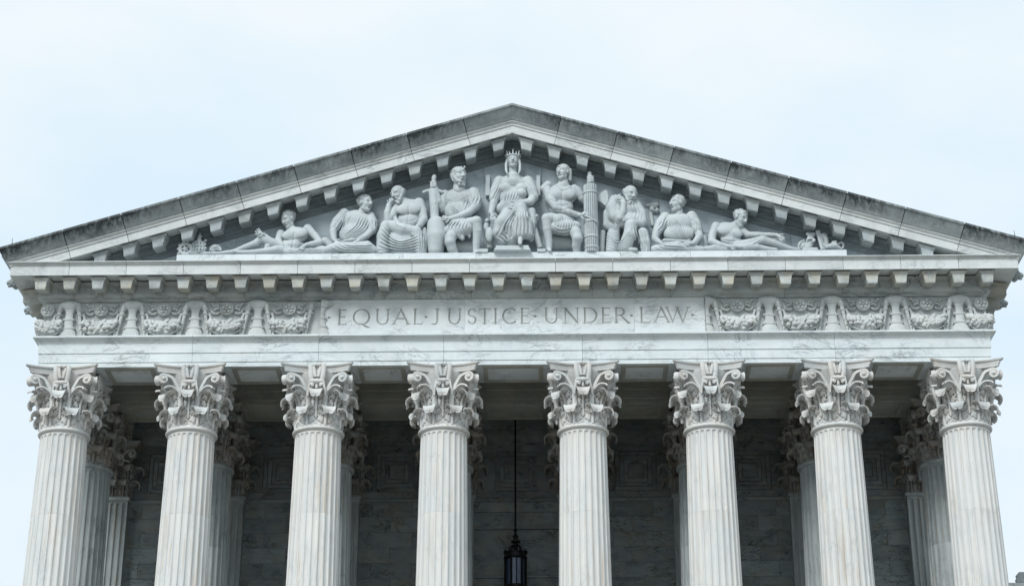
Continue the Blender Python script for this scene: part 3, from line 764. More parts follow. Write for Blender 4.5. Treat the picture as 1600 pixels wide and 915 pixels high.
# ------------------------------------------------------------------ inner beams, ceiling, wall
por = thing('portico_ceiling', 'shaded marble beams and ceiling behind the front columns', 'ceiling', (0, ROW2, Z_ARCH))
B2 = [(2.42,21.477),(2.42,21.62),(2.40,21.63),(2.40,21.90),(2.38,21.91),(2.38,22.20),(2.33,22.25),(2.28,22.33),(2.28,22.40),(3.95,22.40),(3.95,22.33),(3.84,22.2),(3.84,21.91),(3.82,21.90),(3.82,21.477)]
for i in range(7): MB().rings([[(x, y, z) for y, z in B2] for x in ((CX[i]+.004 if i else -XH+1.39), (CX[i+1]-.004 if i < 6 else XH-1.39))]).build('beam', M['ceiling'], por)
for i in range(7):
    xa, xb = CX[i]+1.12, CX[i+1]-1.12; mb = MB(); z1, z0 = 21.4765, 21.447
    mb.box(xa,xb,2.55,2.66,z0,z1); mb.box(xa,xb,3.58,3.69,z0,z1); mb.box(xa,xa+.11,2.661,3.579,z0,z1); mb.box(xb-.11,xb,2.661,3.579,z0,z1); mb.build('soffit_frame', M['ceiling'], por)
for y0, y1, nm in ((.68,2.27,0),(3.96,5.6,1)):
    for i in range(7): MB().box(CX[i]+.003, CX[i+1]-.003, y0, y1, 22.52, 22.80).build('ceiling_slab', M['ceiling'], por)
    for i in range(8): MB().box(CX[i]-.55, CX[i]+.55, y0, y1, 22.02, 22.515).build('cross_beam', M['ceiling'], por)
B3 = [(5.74,21.477),(5.74,21.62),(5.72,21.63),(5.72,21.90),(5.70,21.91),(5.70,22.2),(5.62,22.3),(5.62,22.40),(6.6,22.40),(6.6,21.477)]
MB().rings([[(x, y, z) for y, z in B3] for x in (-XH+.01, XH-.01)]).build('wall_architrave', M['wall'], por)

wal = thing('portico_wall', 'shaded veined marble wall behind the columns with nested square panels', 'wall', (0, 6.1, Z_FLOOR))
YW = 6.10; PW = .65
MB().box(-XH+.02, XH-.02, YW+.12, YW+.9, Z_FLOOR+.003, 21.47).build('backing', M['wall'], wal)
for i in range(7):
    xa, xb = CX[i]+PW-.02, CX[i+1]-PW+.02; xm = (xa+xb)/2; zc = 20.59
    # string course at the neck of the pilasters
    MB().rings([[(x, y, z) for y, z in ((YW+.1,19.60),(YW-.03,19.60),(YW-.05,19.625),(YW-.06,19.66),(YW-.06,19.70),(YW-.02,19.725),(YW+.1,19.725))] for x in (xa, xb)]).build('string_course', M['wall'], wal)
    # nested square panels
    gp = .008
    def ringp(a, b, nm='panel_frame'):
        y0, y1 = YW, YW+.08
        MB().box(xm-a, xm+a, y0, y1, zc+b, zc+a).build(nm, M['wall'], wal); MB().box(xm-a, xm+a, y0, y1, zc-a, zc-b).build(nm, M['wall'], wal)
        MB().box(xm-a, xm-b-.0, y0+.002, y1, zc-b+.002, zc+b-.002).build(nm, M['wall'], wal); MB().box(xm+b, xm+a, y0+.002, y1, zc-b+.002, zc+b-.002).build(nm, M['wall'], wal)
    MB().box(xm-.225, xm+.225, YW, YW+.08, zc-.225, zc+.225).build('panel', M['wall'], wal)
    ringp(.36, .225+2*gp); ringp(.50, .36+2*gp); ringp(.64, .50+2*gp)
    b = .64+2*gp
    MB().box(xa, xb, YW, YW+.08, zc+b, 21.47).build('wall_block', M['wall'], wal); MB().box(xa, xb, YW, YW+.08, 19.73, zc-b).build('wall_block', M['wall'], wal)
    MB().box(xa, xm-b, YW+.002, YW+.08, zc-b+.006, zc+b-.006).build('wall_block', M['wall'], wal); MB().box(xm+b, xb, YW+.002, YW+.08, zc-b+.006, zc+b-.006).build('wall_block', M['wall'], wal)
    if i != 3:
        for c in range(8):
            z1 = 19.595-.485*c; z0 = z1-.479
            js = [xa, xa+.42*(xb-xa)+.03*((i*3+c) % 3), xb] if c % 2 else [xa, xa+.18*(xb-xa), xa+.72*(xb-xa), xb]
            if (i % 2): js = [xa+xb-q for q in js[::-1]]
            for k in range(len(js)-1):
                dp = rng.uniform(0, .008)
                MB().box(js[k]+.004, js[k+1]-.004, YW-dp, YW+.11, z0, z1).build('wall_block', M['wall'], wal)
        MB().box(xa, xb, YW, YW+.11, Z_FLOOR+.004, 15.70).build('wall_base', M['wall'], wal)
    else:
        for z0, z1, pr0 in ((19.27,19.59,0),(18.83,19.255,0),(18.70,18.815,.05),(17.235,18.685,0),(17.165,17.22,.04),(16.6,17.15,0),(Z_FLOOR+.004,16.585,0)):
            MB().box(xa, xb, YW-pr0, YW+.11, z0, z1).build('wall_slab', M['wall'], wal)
for s in (-1, 1):   # flank walls of the hall behind
    MB().box(min(s*(XH-.04), s*(XH-.9)), max(s*(XH-.04), s*(XH-.9)), 7.1, 33.0, .01, 21.46).build('flank_wall', M['fascia'], wal)

# pilasters against the wall
def pilaster_shaft(mat):
    nf = 7; per = 2*PW/nf; rg = []
    for z in (.75, H_NECK-.18, H_NECK-.14, H_NECK-.115, H_NECK-.10, H_NECK-.05):
        ring = []; dz = max(0, (z-(H_NECK-.18))/.08)
        for i in range(nf):
            for t, d in FLT:
                u = (t-.585)/.415; dep = math.sqrt(max(0, 1-u*u-dz*dz)) if t >= .17 and dz > 0 else d
                if z > H_NECK-.06: dep = 0
                ring.append((-PW+per*(i+t), .055*dep, z))
        ring += [(PW,0,z),(PW,.5,z),(-PW,.5,z)]; rg.append(ring)
    mb = MB(); mb.rings(rg); mb.box(-PW-.1,PW+.1,-.1,.5,.003,.75)
    return mesh('shaft', mb.V, mb.F, mat, 38)
PSH = pilaster_shaft(M['shaded_inner_shaft'])
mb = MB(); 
mb.rings([[(-PW-w,-w,z),(PW+w,-w,z),(PW+w,.5,z),(-PW-w,.5,z)] for w, z in ((.005,-.05),(.05,-.035),(.065,.01),(.05,.06),(.01,.075),(.01,.10))]); PAS = mesh('astragal', mb.V, mb.F, M['shaded_inner_shaft'], 40)
mb = MB(); mb.rings([[(-PW-w,-w,z),(PW+w,-w,z),(PW+w,.5,z),(-PW-w,.5,z)] for w, z in ((-.01,.10),(-.005,.9),(.06,1.40),(.16,1.62))]); PBL = mesh('capital', mb.V, mb.F, M['shaded_inner_capital'], 40)
mb = MB(); mb.rings([[(-PW-w,-w,z),(0,-w+.08,z),(PW+w,-w,z),(PW+w,.5,z),(-PW-w,.5,z)] for w, z in ((.16,1.63),(.24,1.74),(.30,1.78),(.32,1.836))]); PAB = mesh('abacus', mb.V, mb.F, M['shaded_inner_capital'], 40)
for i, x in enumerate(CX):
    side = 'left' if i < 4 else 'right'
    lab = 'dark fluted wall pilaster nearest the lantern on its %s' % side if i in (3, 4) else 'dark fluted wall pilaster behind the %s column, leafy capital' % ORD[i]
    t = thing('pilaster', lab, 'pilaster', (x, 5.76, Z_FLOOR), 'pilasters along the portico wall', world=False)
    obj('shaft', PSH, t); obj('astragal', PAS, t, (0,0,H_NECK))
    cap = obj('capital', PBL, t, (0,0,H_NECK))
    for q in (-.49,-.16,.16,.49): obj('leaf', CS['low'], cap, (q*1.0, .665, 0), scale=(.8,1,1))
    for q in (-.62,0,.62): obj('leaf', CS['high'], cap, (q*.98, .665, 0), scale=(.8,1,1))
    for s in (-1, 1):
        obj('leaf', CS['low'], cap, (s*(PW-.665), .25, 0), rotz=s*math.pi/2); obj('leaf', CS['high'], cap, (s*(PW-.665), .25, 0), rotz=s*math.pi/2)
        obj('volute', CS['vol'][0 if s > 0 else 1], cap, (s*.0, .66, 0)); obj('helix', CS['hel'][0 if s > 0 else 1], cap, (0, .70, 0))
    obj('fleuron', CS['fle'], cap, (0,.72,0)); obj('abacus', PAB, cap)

# ------------------------------------------------------------------ lantern
YL = 4.9
lc = at(805.5, 866, YL); XL, ZC = lc[0], lc[2]
lan = thing('hanging_lantern', 'tall black iron lantern hanging on a rod between the two middle columns', 'lantern', (XL, YL, ZC-2.3))
def prof_lathe(name, pf, n=16, parent=lan, mat='iron'): return MB().lathe(pf, n, (XL, YL, ZC)).build(name, M[mat], parent, 40)
prof_lathe('rod', [(.028,.98),(.028,4.94),(.0,4.95)], 8)
prof_lathe('finial', [(.02,.30),(.05,.31),(.06,.36),(.10,.37),(.14,.385),(.14,.425),(.06,.43),(.055,.50),(.075,.53),(.085,.58),(.05,.63),(.035,.66),(.03,.72),(.05,.745),(.065,.78),(.05,.815),(.03,.83),(.03,.92),(.04,.95),(.03,1.0)])
prof_lathe('stem', [(.05,-.02),(.07,.02),(.10,.06),(.06,.12),(.07,.22),(.09,.27),(.06,.31)])
for k in range(6):
    a = math.pi/3*k+.26; ca, sa = math.cos(a), math.sin(a)
    pts = [(XL+r*ca, YL+r*sa, ZC+z) for r, z in ((.06,.30),(.12,.285),(.17,.22),(.185,.12),(.19,.03))]
    MB().tube(pts, .02, 6).build('scroll_arm', M['iron'], lan, 50)
prof_lathe('crown', [(.20,-.13),(.345,-.13),(.36,-.12),(.36,-.09),(.335,-.08),(.335,.02),(.36,.03),(.36,.055),(.30,.065),(.0,.07)], 18)
for k in range(12):
    a = math.pi/6*k; ca, sa = math.cos(a), math.sin(a)
    mb = MB(); mb.lathe([(.02,.05),(.035,.07),(.02,.09),(.028,.11),(.0,.145)], 8, (XL+.34*ca, YL+.34*sa, ZC)); mb.build('finial_knob', M['iron'], lan, 40)
for k in range(12):
    a = math.pi/6*k+.13; ca, sa = math.cos(a), math.sin(a)
    w = .034 if k % 2 == 0 else .014
    MB().tube([(XL+.315*ca, YL+.315*sa, ZC-2.0), (XL+.315*ca, YL+.315*sa, ZC-.12)], w, 6).build('bar', M['iron'], lan, 50)
    b = a+math.pi/6
    if k % 2 == 0:
        a2 = a+math.pi/3; p = [(XL+.28*math.cos(q), YL+.28*math.sin(q)) for q in (a, a2)]
        nx_, ny_ = math.cos(a+math.pi/6)*.006, math.sin(a+math.pi/6)*.006
        mb = MB(); mb.rings([[(p[0][0],p[0][1],z),(p[1][0],p[1][1],z),(p[1][0]+nx_,p[1][1]+ny_,z),(p[0][0]+nx_,p[0][1]+ny_,z)] for z in (ZC-1.98, ZC-.135)]); mb.build('pane', M['glass'], lan)
for zz in (-1.0, -2.0): prof_lathe('band', [(.27,zz-.04),(.34,zz-.04),(.34,zz+.04),(.27,zz+.04)], 18)
prof_lathe('lamp_cluster', [(.05,-.9),(.07,-.3),(.17,-.28),(.19,-.20),(.12,-.14),(.03,-.13)], 10)
prof_lathe('base_pendant', [(.02,-2.3),(.06,-2.25),(.10,-2.18),(.30,-2.06),(.33,-2.045),(.0,-2.04)], 16)

# ------------------------------------------------------------------ wings of the building far right and left
for s in (-1, 1):
    t = thing('side_wing', 'pale marble side wing with a cornice, beyond the %s column' % ('rightmost' if s > 0 else 'leftmost'), 'building', (s*26, 12.5, 0.0), 'side wings of the building')
    wx0, wx1 = sorted((s*14.0, s*46.0))
    MB().box(wx0, wx1, 12.6, 33, .012, 17.8).build('wall', M['fascia'], t)
    PWG = [(12.6,17.802),(12.4,17.85),(12.3,18.0),(12.0,18.05),(12.0,18.35),(11.95,18.52),(12.2,18.56),(33,18.56),(33,17.802)]
    MB().rings([[(x, y, z) for y, z in PWG] for x in (wx0, wx1)]).build('cornice', M['cornice'], t)
    for k in range(12):
        x = s*((17.02 if s > 0 else 18.3)+2.4*k)
        mb = MB(); mb.rings([[(x-w,12.05,z),(x+w,12.05,z),(x+w,12.25,z),(x-w,12.25,z)] for w, z in ((.16,18.562),(.2,18.66),(.15,18.75),(.17,18.82),(.08,18.92))]); mb.build('antefix', M['sima'], t)

# ------------------------------------------------------------------ carved figures: signed distance fields meshed with surface nets
def surface_nets(D, org, vx):
    S = D < 0; nx, ny, nz = D.shape
    C = [S[i:nx-1+i, j:ny-1+j, k:nz-1+k] for i in (0,1) for j in (0,1) for k in (0,1)]
    cnt = sum(c.astype(np.int8) for c in C); act = (cnt > 0) & (cnt < 8)
    I = np.argwhere(act); n = len(I)
    vid = np.full(act.shape, -1, np.int32); vid[act] = np.arange(n)
    acc = np.zeros((n, 3)); num = np.zeros(n); cr = [(i, j, k) for i in (0,1) for j in (0,1) for k in (0,1)]
    vals = {c: D[I[:,0]+c[0], I[:,1]+c[1], I[:,2]+c[2]] for c in cr}
    for a in cr:
        for ax in range(3):
            if a[ax]: continue
            b = list(a); b[ax] = 1; b = tuple(b); va, vb = vals[a], vals[b]; m = (va < 0) != (vb < 0)
            t = np.where(m, va/(va-vb+1e-20), 0); p = np.repeat(np.array([a], float), n, 0); p[:, ax] = t
            acc += p*m[:, None]; num += m
    V = (I + acc/num[:, None])*vx + org
    F = []
    for ax in range(3):
        sh = [slice(None)]*3; s0 = list(sh); s1 = list(sh); s0[ax] = slice(0, -1); s1[ax] = slice(1, None)
        a, b = S[tuple(s0)], S[tuple(s1)]; E_ = np.argwhere(a != b)
        u, v = (ax+1) % 3, (ax+2) % 3
        E_ = E_[(E_[:, u] > 0) & (E_[:, v] > 0) & (E_[:, u] < D.shape[u]-1) & (E_[:, v] < D.shape[v]-1)]
        if not len(E_): continue
        ins = S[E_[:,0], E_[:,1], E_[:,2]]
        q = []
        for du, dv in ((-1,-1),(0,-1),(0,0),(-1,0)):
            p = E_.copy(); p[:, u] += du; p[:, v] += dv; q.append(vid[p[:,0], p[:,1], p[:,2]])
        q = np.stack(q, -1); q[~ins] = q[~ins][:, ::-1]; F.append(q)
    F = np.concatenate(F); return V, F[(F >= 0).all(1)]
class Layer:
    def __init__(s): s.base = []; s.lines = []; s.late = []; s.fams = []
class Fig:
    """figure traced over a photo crop (ox, oy, zoom); d = metres in front of the tympanum"""
    VX = .0130
    def __init__(s, name, label, ox, oy, sc, cat='statue', group=None, floor=ZP, back=YF+.03, mat='statue'):
        s.name, s.label, s.ox, s.oy, s.sc, s.cat, s.group = name, label, ox, oy, sc, cat, group
        s.L = {}; s.floor = floor; s.back = back; s.mat = mat
    def P(s, x, y, d): return at(s.ox+x/s.sc, s.oy+y/s.sc, YF-d)
    def r(s, v): return v/s.sc*.0187
    def lay(s, n): return s.L.setdefault(n, Layer())
    def c(s, ln, pts, k=14, sub=False, late=False):
        w = {'body': .78, 'drapery': .84}.get(ln, 1.0) if not late else 1.0
        q = [(s.P(*p[:3]), s.r(p[3])*w) for p in pts]; k = k*.5; dst = s.lay(ln).late if late else s.lay(ln).base
        for i in range(len(q)-1): dst.append(('c', q[i][0], q[i+1][0], q[i][1], q[i+1][1], s.r(k), sub))
    def e(s, ln, c, rad, k=14, rot=0.0, sub=False, late=False, frame=None):
        dst = s.lay(ln).late if late else s.lay(ln).base
        M3 = frame
        if M3 is None:
            a = R(rot); M3 = np.array([[math.cos(a), 0, -math.sin(a)], [0, 1, 0], [math.sin(a), 0, math.cos(a)]])
        k = k*.7; rad = (s.r(rad[0]), rad[2] if len(rad) > 2 else s.r(min(rad)), s.r(rad[1]))
        dst.append(('e', s.P(*c), rad, M3, s.r(k), sub))
    def fold(s, ln, pts, r=6, k=5, sub=False, lift=0.0): s.lay(ln).lines.append((pts, r, k, sub, lift))
    def folds(s, ln, A, B, n, r=6, k=5, both=True):
        """n cloth folds morphing from polyline A to polyline B"""
        s.lay(ln).fams.append((np.array(catmull(A, 60)), np.array(catmull(B, 60)), n, r))
    def height_map(s, l, x0, y0, x1, y1, cell):
        """relief of folds and creases in crop pixels -> metres"""
        nx, ny = int((x1-x0)/cell)+2, int((y1-y0)/cell)+2
        Hm = np.zeros((nx, ny)); rr = random.Random(int(x0+y0))
        for A_, B_, n, r in l.fams:
            nt = max(40, n*26); ts = np.linspace(0, 1, nt)[None, :, None]; ss = np.linspace(0, 1, 60)
            si = np.linspace(0, 59, 240); a = np.stack([np.interp(si, np.arange(60), A_[:, q]) for q in (0, 1)], -1); b = np.stack([np.interp(si, np.arange(60), B_[:, q]) for q in (0, 1)], -1)
            Pp = a[:, None, :]*(1-ts)+b[:, None, :]*ts; sv = np.linspace(0, 1, 240)[:, None]; tv = np.linspace(0, 1, nt)[None, :]
            amps = np.array([rr.uniform(.65, 1.2) for _ in range(n+2)]); wob = .22*np.sin(sv*4.1+rr.uniform(0, 6))+.12*np.sin(sv*9+rr.uniform(0, 6))
            ph = np.clip(tv*n+wob, 0, n+.999); idx = np.floor(ph).astype(int)
            tap = np.clip(np.sin(np.pi*np.clip(sv*.94+.03, 0, 1)), 0, 1)**.45*np.clip(np.minimum(tv, 1-tv)*n*1.6+.25, 0, 1)
            h = s.r(r)*2.7*amps[idx]*(np.abs(np.sin(np.pi*ph))**.75-.60)*tap
            gi = np.clip(((Pp[..., 0]-x0)/cell).astype(int), 0, nx-1); gj = np.clip(((Pp[..., 1]-y0)/cell).astype(int), 0, ny-1)
            acc = np.zeros((nx, ny)); cnt = np.zeros((nx, ny)); np.add.at(acc, (gi, gj), h); np.add.at(cnt, (gi, gj), 1)
            m = cnt > 0; Hm[m] = acc[m]/cnt[m]
        # fill pinholes and soften
        for _ in range(1):
            Hp = np.pad(Hm, 1, mode='edge'); Hm = (Hp[1:-1,1:-1]*4+Hp[:-2,1:-1]+Hp[2:,1:-1]+Hp[1:-1,:-2]+Hp[1:-1,2:])/8
        gx = x0+cell*(np.arange(nx)+.5); gy = y0+cell*(np.arange(ny)+.5); GX, GY = np.meshgrid(gx, gy, indexing='ij')
        for pl, r, k, sub, lift in l.lines:
            pl = [tuple(p) for p in catmull(pl, 14)]; dm = np.full(GX.shape, 1e9)
            for q in range(len(pl)-1): dm = np.minimum(dm, -seg_d(GX, GY, pl[q], pl[q+1], 0, 0))
            Hm += (-1 if sub else 1)*s.r(r)*1.0*np.exp(-(dm/(r*1.15))**2)
        return Hm
    # --- anatomy
    def head(s, x, y, d, h, yaw=0, pitch=0, roll=0, hair='short', beard=False, ln='body'):
        c = s.P(x, y, d); H = s.r(h)
        yw, pt, rl = R(yaw), R(pitch), R(roll)
        # local axes: x to viewer's right, y toward viewer (-Y world), z up
        base = np.array([[1,0,0],[0,-1,0],[0,0,1]], float).T
        Rz = lambda a: np.array([[math.cos(a),-math.sin(a),0],[math.sin(a),math.cos(a),0],[0,0,1]])
        Rx = lambda a: np.array([[1,0,0],[0,math.cos(a),-math.sin(a)],[0,math.sin(a),math.cos(a)]])
        Ry = lambda a: np.array([[math.cos(a),0,math.sin(a)],[0,1,0],[-math.sin(a),0,math.cos(a)]])
        Rm = Ry(rl) @ Rz(-yw) @ Rx(-pt)        # yaw>0 looks to the viewer's right, pitch>0 looks down
        T = lambda p: c + base @ (Rm @ (np.array(p)*H))
        frame = (base @ Rm)                    # columns = local axes in world
        def E(p, r3, k=.06, sub=False, ln_=ln, late=False):
            (s.lay(ln_).late if late else s.lay(ln_).base).append(('e', T(p), tuple(np.array(r3)*H), frame.T, k*H, sub))
        def Cn(p, q, ra, rb, k=.04, sub=False, ln_=ln, late=False):
            (s.lay(ln_).late if late else s.lay(ln_).base).append(('c', T(p), T(q), ra*H, rb*H, k*H, sub))
        E((0,-.06,.12), (.345,.42,.37)); E((0,.10,-.14), (.265,.27,.34), .12); E((0,.22,-.40), (.13,.12,.10), .10)
        Cn((-.17,-.0,-.33),(0,.22,-.42), .10,.09,.1); Cn((.17,0,-.33),(0,.22,-.42), .10,.09,.1)
        Cn((-.20,.295,.105),(.20,.295,.105), .055,.055,.05, late=True)
        for q in (-1, 1):
            E((q*.135,.375,.02), (.088,.08,.062), .04, True, late=True); E((q*.135,.285,.015), (.062,.06,.05), .02, late=True)
            E((q*.345,-.03,-.02), (.05,.10,.13), .04, late=True)
            E((q*.16,.24,-.12), (.085,.09,.09), .08)
        Cn((0,.35,.08),(0,.44,-.10), .045,.075,.03, late=True)
        for q in (-1, 1): E((q*.055,.38,-.115), (.05,.05,.04), .03, late=True)
        Cn((-.10,.335,-.235),(.10,.335,-.235), .035,.035,.02, late=True); Cn((-.11,.37,-.222),(.11,.37,-.222), .012,.012,.01, True, late=True)
        E((0,.33,-.30), (.10,.06,.04), .03, True, late=True)
        rr = random.Random(int(abs(x)*7+y))
        if hair in ('short', 'curly', 'long'):
            E((0,-.12,.17), (.385,.44,.365), .03, ln_='hair'); E((0,.36,.02), (.33,.20,.24), .05, True, ln_='hair'); E((0,.30,-.35), (.36,.42,.32), .05, True, ln_='hair')
            for i in range(46):
                a = rr.uniform(0, 2*math.pi); b = rr.uniform(-.1, 1.25); p = (.37*math.cos(a)*math.cos(b), -.12+.42*math.sin(a)*math.cos(b), .17+.35*math.sin(b))
                if p[1] > .16 and p[2] < .34: continue
                if p[2] < .02 and p[1] > -.1: continue
                E(p, (.07,.07,.055), .03, ln_='hair', late=True)
        if hair == 'rim':      # thinning hair round the back
            E((0,-.13,.10), (.37,.40,.30), .02, ln_='hair'); E((0,.05,.52), (.6,.7,.34), .06, True, ln_='hair'); E((0,.42,.0), (.5,.42,.6), .06, True, ln_='hair')
            for i in range(22):
                a_ = math.pi*(1+i/21); E((.35*math.cos(a_), -.10+.38*math.sin(a_), .06+.12*rr.random()), (.05,.05,.07), .03, ln_='hair', late=True)
        if hair == 'long':
            for q in (-1, 1): Cn((q*.37,-.02,-.05),(q*.36,.06,-.55), .075,.06,.04, ln_='hair'); Cn((q*.36,.06,-.55),(q*.30,.12,-.98), .06,.035,.04, ln_='hair')
        if hair == 'cap':      # close helmet
            E((0,-.08,.16), (.385,.455,.375), .02, ln_='hair'); E((0,.38,-.12), (.29,.30,.30), .03, True, ln_='hair')
            Cn((-.34,.12,.20),(0,.34,.235), .05,.055,.03, ln_='hair'); Cn((0,.34,.235),(.34,.12,.20), .055,.05,.03, ln_='hair')
            Cn((-.36,-.12,.05),(-.29,-.04,-.30), .07,.05,.03, ln_='hair'); Cn((.36,-.12,.05),(.29,-.04,-.30), .07,.05,.03, ln_='hair')
            Cn((0,.25,.45),(0,-.4,.42), .03,.03,.03, ln_='hair'); E((.10,.33,.42), (.05,.05,.08), .02, ln_='hair')
        if hair == 'plume':
            E((0,-.08,.16), (.385,.455,.375), .02, ln_='hair'); E((0,.38,-.10), (.30,.30,.32), .03, True, ln_='hair')
            Cn((-.33,.10,.22),(0,.34,.26), .05,.055,.03, ln_='hair'); Cn((0,.34,.26),(.33,.10,.22), .055,.05,.03, ln_='hair')
            for q in (-1, 1): Cn((q*.33,-.22,.1),(q*.28,-.30,-.40), .13,.10,.05, ln_='hair')
            Cn((0,-.42,.2),(0,-.38,-.5), .15,.08,.05, ln_='hair')
        if hair == 'crown':
            E((0,-.10,.15), (.40,.44,.36), .03, ln_='hair'); E((0,.36,-.02), (.27,.22,.30), .05, True, ln_='hair')
            for q in (-1, 1):
                Cn((q*.38,.0,.06),(q*.43,.04,-.28), .09,.08,.04, ln_='hair'); Cn((q*.43,.04,-.28),(q*.42,.16,-.72), .085,.08,.04, ln_='hair'); Cn((q*.42,.16,-.72),(q*.34,.34,-1.08), .08,.035,.04, ln_='hair')
            for i in range(9):
                a = math.pi*(i/8)*1.2-.1*math.pi; p = (.41*math.cos(a), -.05+.38*math.sin(a), .30); q = (.47*math.cos(a), -.05+.43*math.sin(a), .60 if i % 2 == 0 else .47)
                Cn(p, q, .075,.028,.02, ln_='crown'); E(q, (.045,.045,.045), .02, ln_='crown')
                a2 = math.pi*((i+1)/8)*1.2-.1*math.pi
                if i < 8: Cn(p, (.41*math.cos(a2), -.05+.38*math.sin(a2), .30), .06,.06,.02, ln_='crown')
        if beard:
            E((0,.17,-.43), (.18,.17,.17), .05, ln_='hair')
            for q in (-1, 1): Cn((q*.29,.02,-.10),(q*.17,.20,-.38), .085,.10,.05, ln_='hair'); Cn((0,.36,-.20),(q*.14,.30,-.30), .03,.045,.02, ln_='hair')
            for i in range(16): E((rr.uniform(-.17,.17), .30+rr.uniform(-.05,.05), -.46+rr.uniform(-.12,.10)), (.05,.05,.07), .02, ln_='hair', late=True)
    def hand(s, x, y, d, ang, L=64, curl=30, spread=10, thumb=1, ln='body'):
        d = d+.045; a = R(ang); ca, sa = math.cos(a), math.sin(a); px, py = -sa, ca
        s.c(ln, [(x,y,d,L*.21),(x+ca*L*.42,y+sa*L*.42,d+.01,L*.25)], 6)
        s.c(ln, [(x+ca*L*.40-px*L*.16,y+sa*L*.40-py*L*.16,d,L*.14),(x+ca*L*.40+px*L*.16,y+sa*L*.40+py*L*.16,d,L*.14)], 6)
        for i, f in enumerate((.44,.52,.48,.36)):
            o = (i-1.5)*.135*L; b = a + R((i-1.5)*spread); b2 = b + R(curl)
            k = (x+ca*L*.46+px*o*thumb, y+sa*L*.46+py*o*thumb, d+.02)
            m = (k[0]+math.cos(b)*L*f*.55, k[1]+math.sin(b)*L*f*.55, d+.035); t = (m[0]+math.cos(b2)*L*f*.5, m[1]+math.sin(b2)*L*f*.5, d+.015)
            s.c(ln, [k+(L*.085,), m+(L*.078,), t+(L*.062,)], 2.0, late=True)
        b = a - R(52)*thumb
        k = (x+ca*L*.12-px*L*.16*thumb, y+sa*L*.12-py*L*.16*thumb, d+.01); m = (k[0]+math.cos(b)*L*.28, k[1]+math.sin(b)*L*.28, d+.03); t = (m[0]+math.cos(b+R(25)*thumb)*L*.22, m[1]+math.sin(b+R(25)*thumb)*L*.22, d+.03)
        s.c(ln, [k+(L*.10,), m+(L*.085,), t+(L*.065,)], 3.0, late=True)
    def core(s, *chains):
        """the body under the robe, so that head, arms and feet are one figure"""
        for ch in chains: s.c('body', ch, 8)
    def fist(s, x, y, d, L=50, ln='body'):
        s.e(ln, (x, y, d), (L*.46, L*.50, .09), 4)
        for i in range(4):
            yy = y+(i-1.5)*L*.24; s.c(ln, [(x-L*.44,yy+L*.05,d+.06,L*.12),(x-L*.10,yy,d+.105,L*.135),(x+L*.34,yy-L*.02,d+.085,L*.125),(x+L*.50,yy,d+.03,L*.10)], 1.5, late=True)
        s.c(ln, [(x+L*.35,y+L*.15,d+.08,L*.13),(x+L*.05,y-L*.58,d+.10,L*.11)], 2, late=True)
    # --- evaluation
    def _apply(s, D, org, vx, pr):
        if pr[0] == 'c':
            _, a, b, ra, rb, k, sub = pr; m = max(ra, rb)+k+2*vx; lo, hi = np.minimum(a, b)-m, np.maximum(a, b)+m
        else:
            _, cc, rad, M3, k, sub = pr; m = max(rad)+k+2*vx; lo, hi = cc-m, cc+m
        i0 = np.maximum(np.floor((lo-org)/vx).astype(int), 0); i1 = np.minimum(np.ceil((hi-org)/vx).astype(int)+1, D.shape)
        if (i1 <= i0).any(): return
        sl = tuple(slice(p, q) for p, q in zip(i0, i1))
        ax = [org[q]+vx*np.arange(i0[q], i1[q]) for q in range(3)]
        X, Y, Z = ax[0][:,None,None], ax[1][None,:,None], ax[2][None,None,:]
        if pr[0] == 'c':
            ab = b-a; l2 = ab@ab+1e-12
            t = np.clip(((X-a[0])*ab[0]+(Y-a[1])*ab[1]+(Z-a[2])*ab[2])/l2, 0, 1)
            d = np.sqrt((X-a[0]-t*ab[0])**2+(Y-a[1]-t*ab[1])**2+(Z-a[2]-t*ab[2])**2)-(ra+(rb-ra)*t)
        else:
            x, y, z = X-cc[0], Y-cc[1], Z-cc[2]
            u = M3[0,0]*x+M3[0,1]*y+M3[0,2]*z; v = M3[1,0]*x+M3[1,1]*y+M3[1,2]*z; w = M3[2,0]*x+M3[2,1]*y+M3[2,2]*z
            k0 = np.sqrt((u/rad[0])**2+(v/rad[1])**2+(w/rad[2])**2); k1 = np.sqrt((u/rad[0]**2)**2+(v/rad[1]**2)**2+(w/rad[2]**2)**2)+1e-9
            d = k0*(k0-1)/k1
        cur = D[sl]; k = max(k, 1e-4)
        if sub:
            d = -d; h = np.maximum(k-np.abs(cur-d), 0)/k; D[sl] = np.maximum(cur, d)+h*h*k*.25
        else:
            h = np.maximum(k-np.abs(cur-d), 0)/k; D[sl] = np.minimum(cur, d)-h*h*k*.25
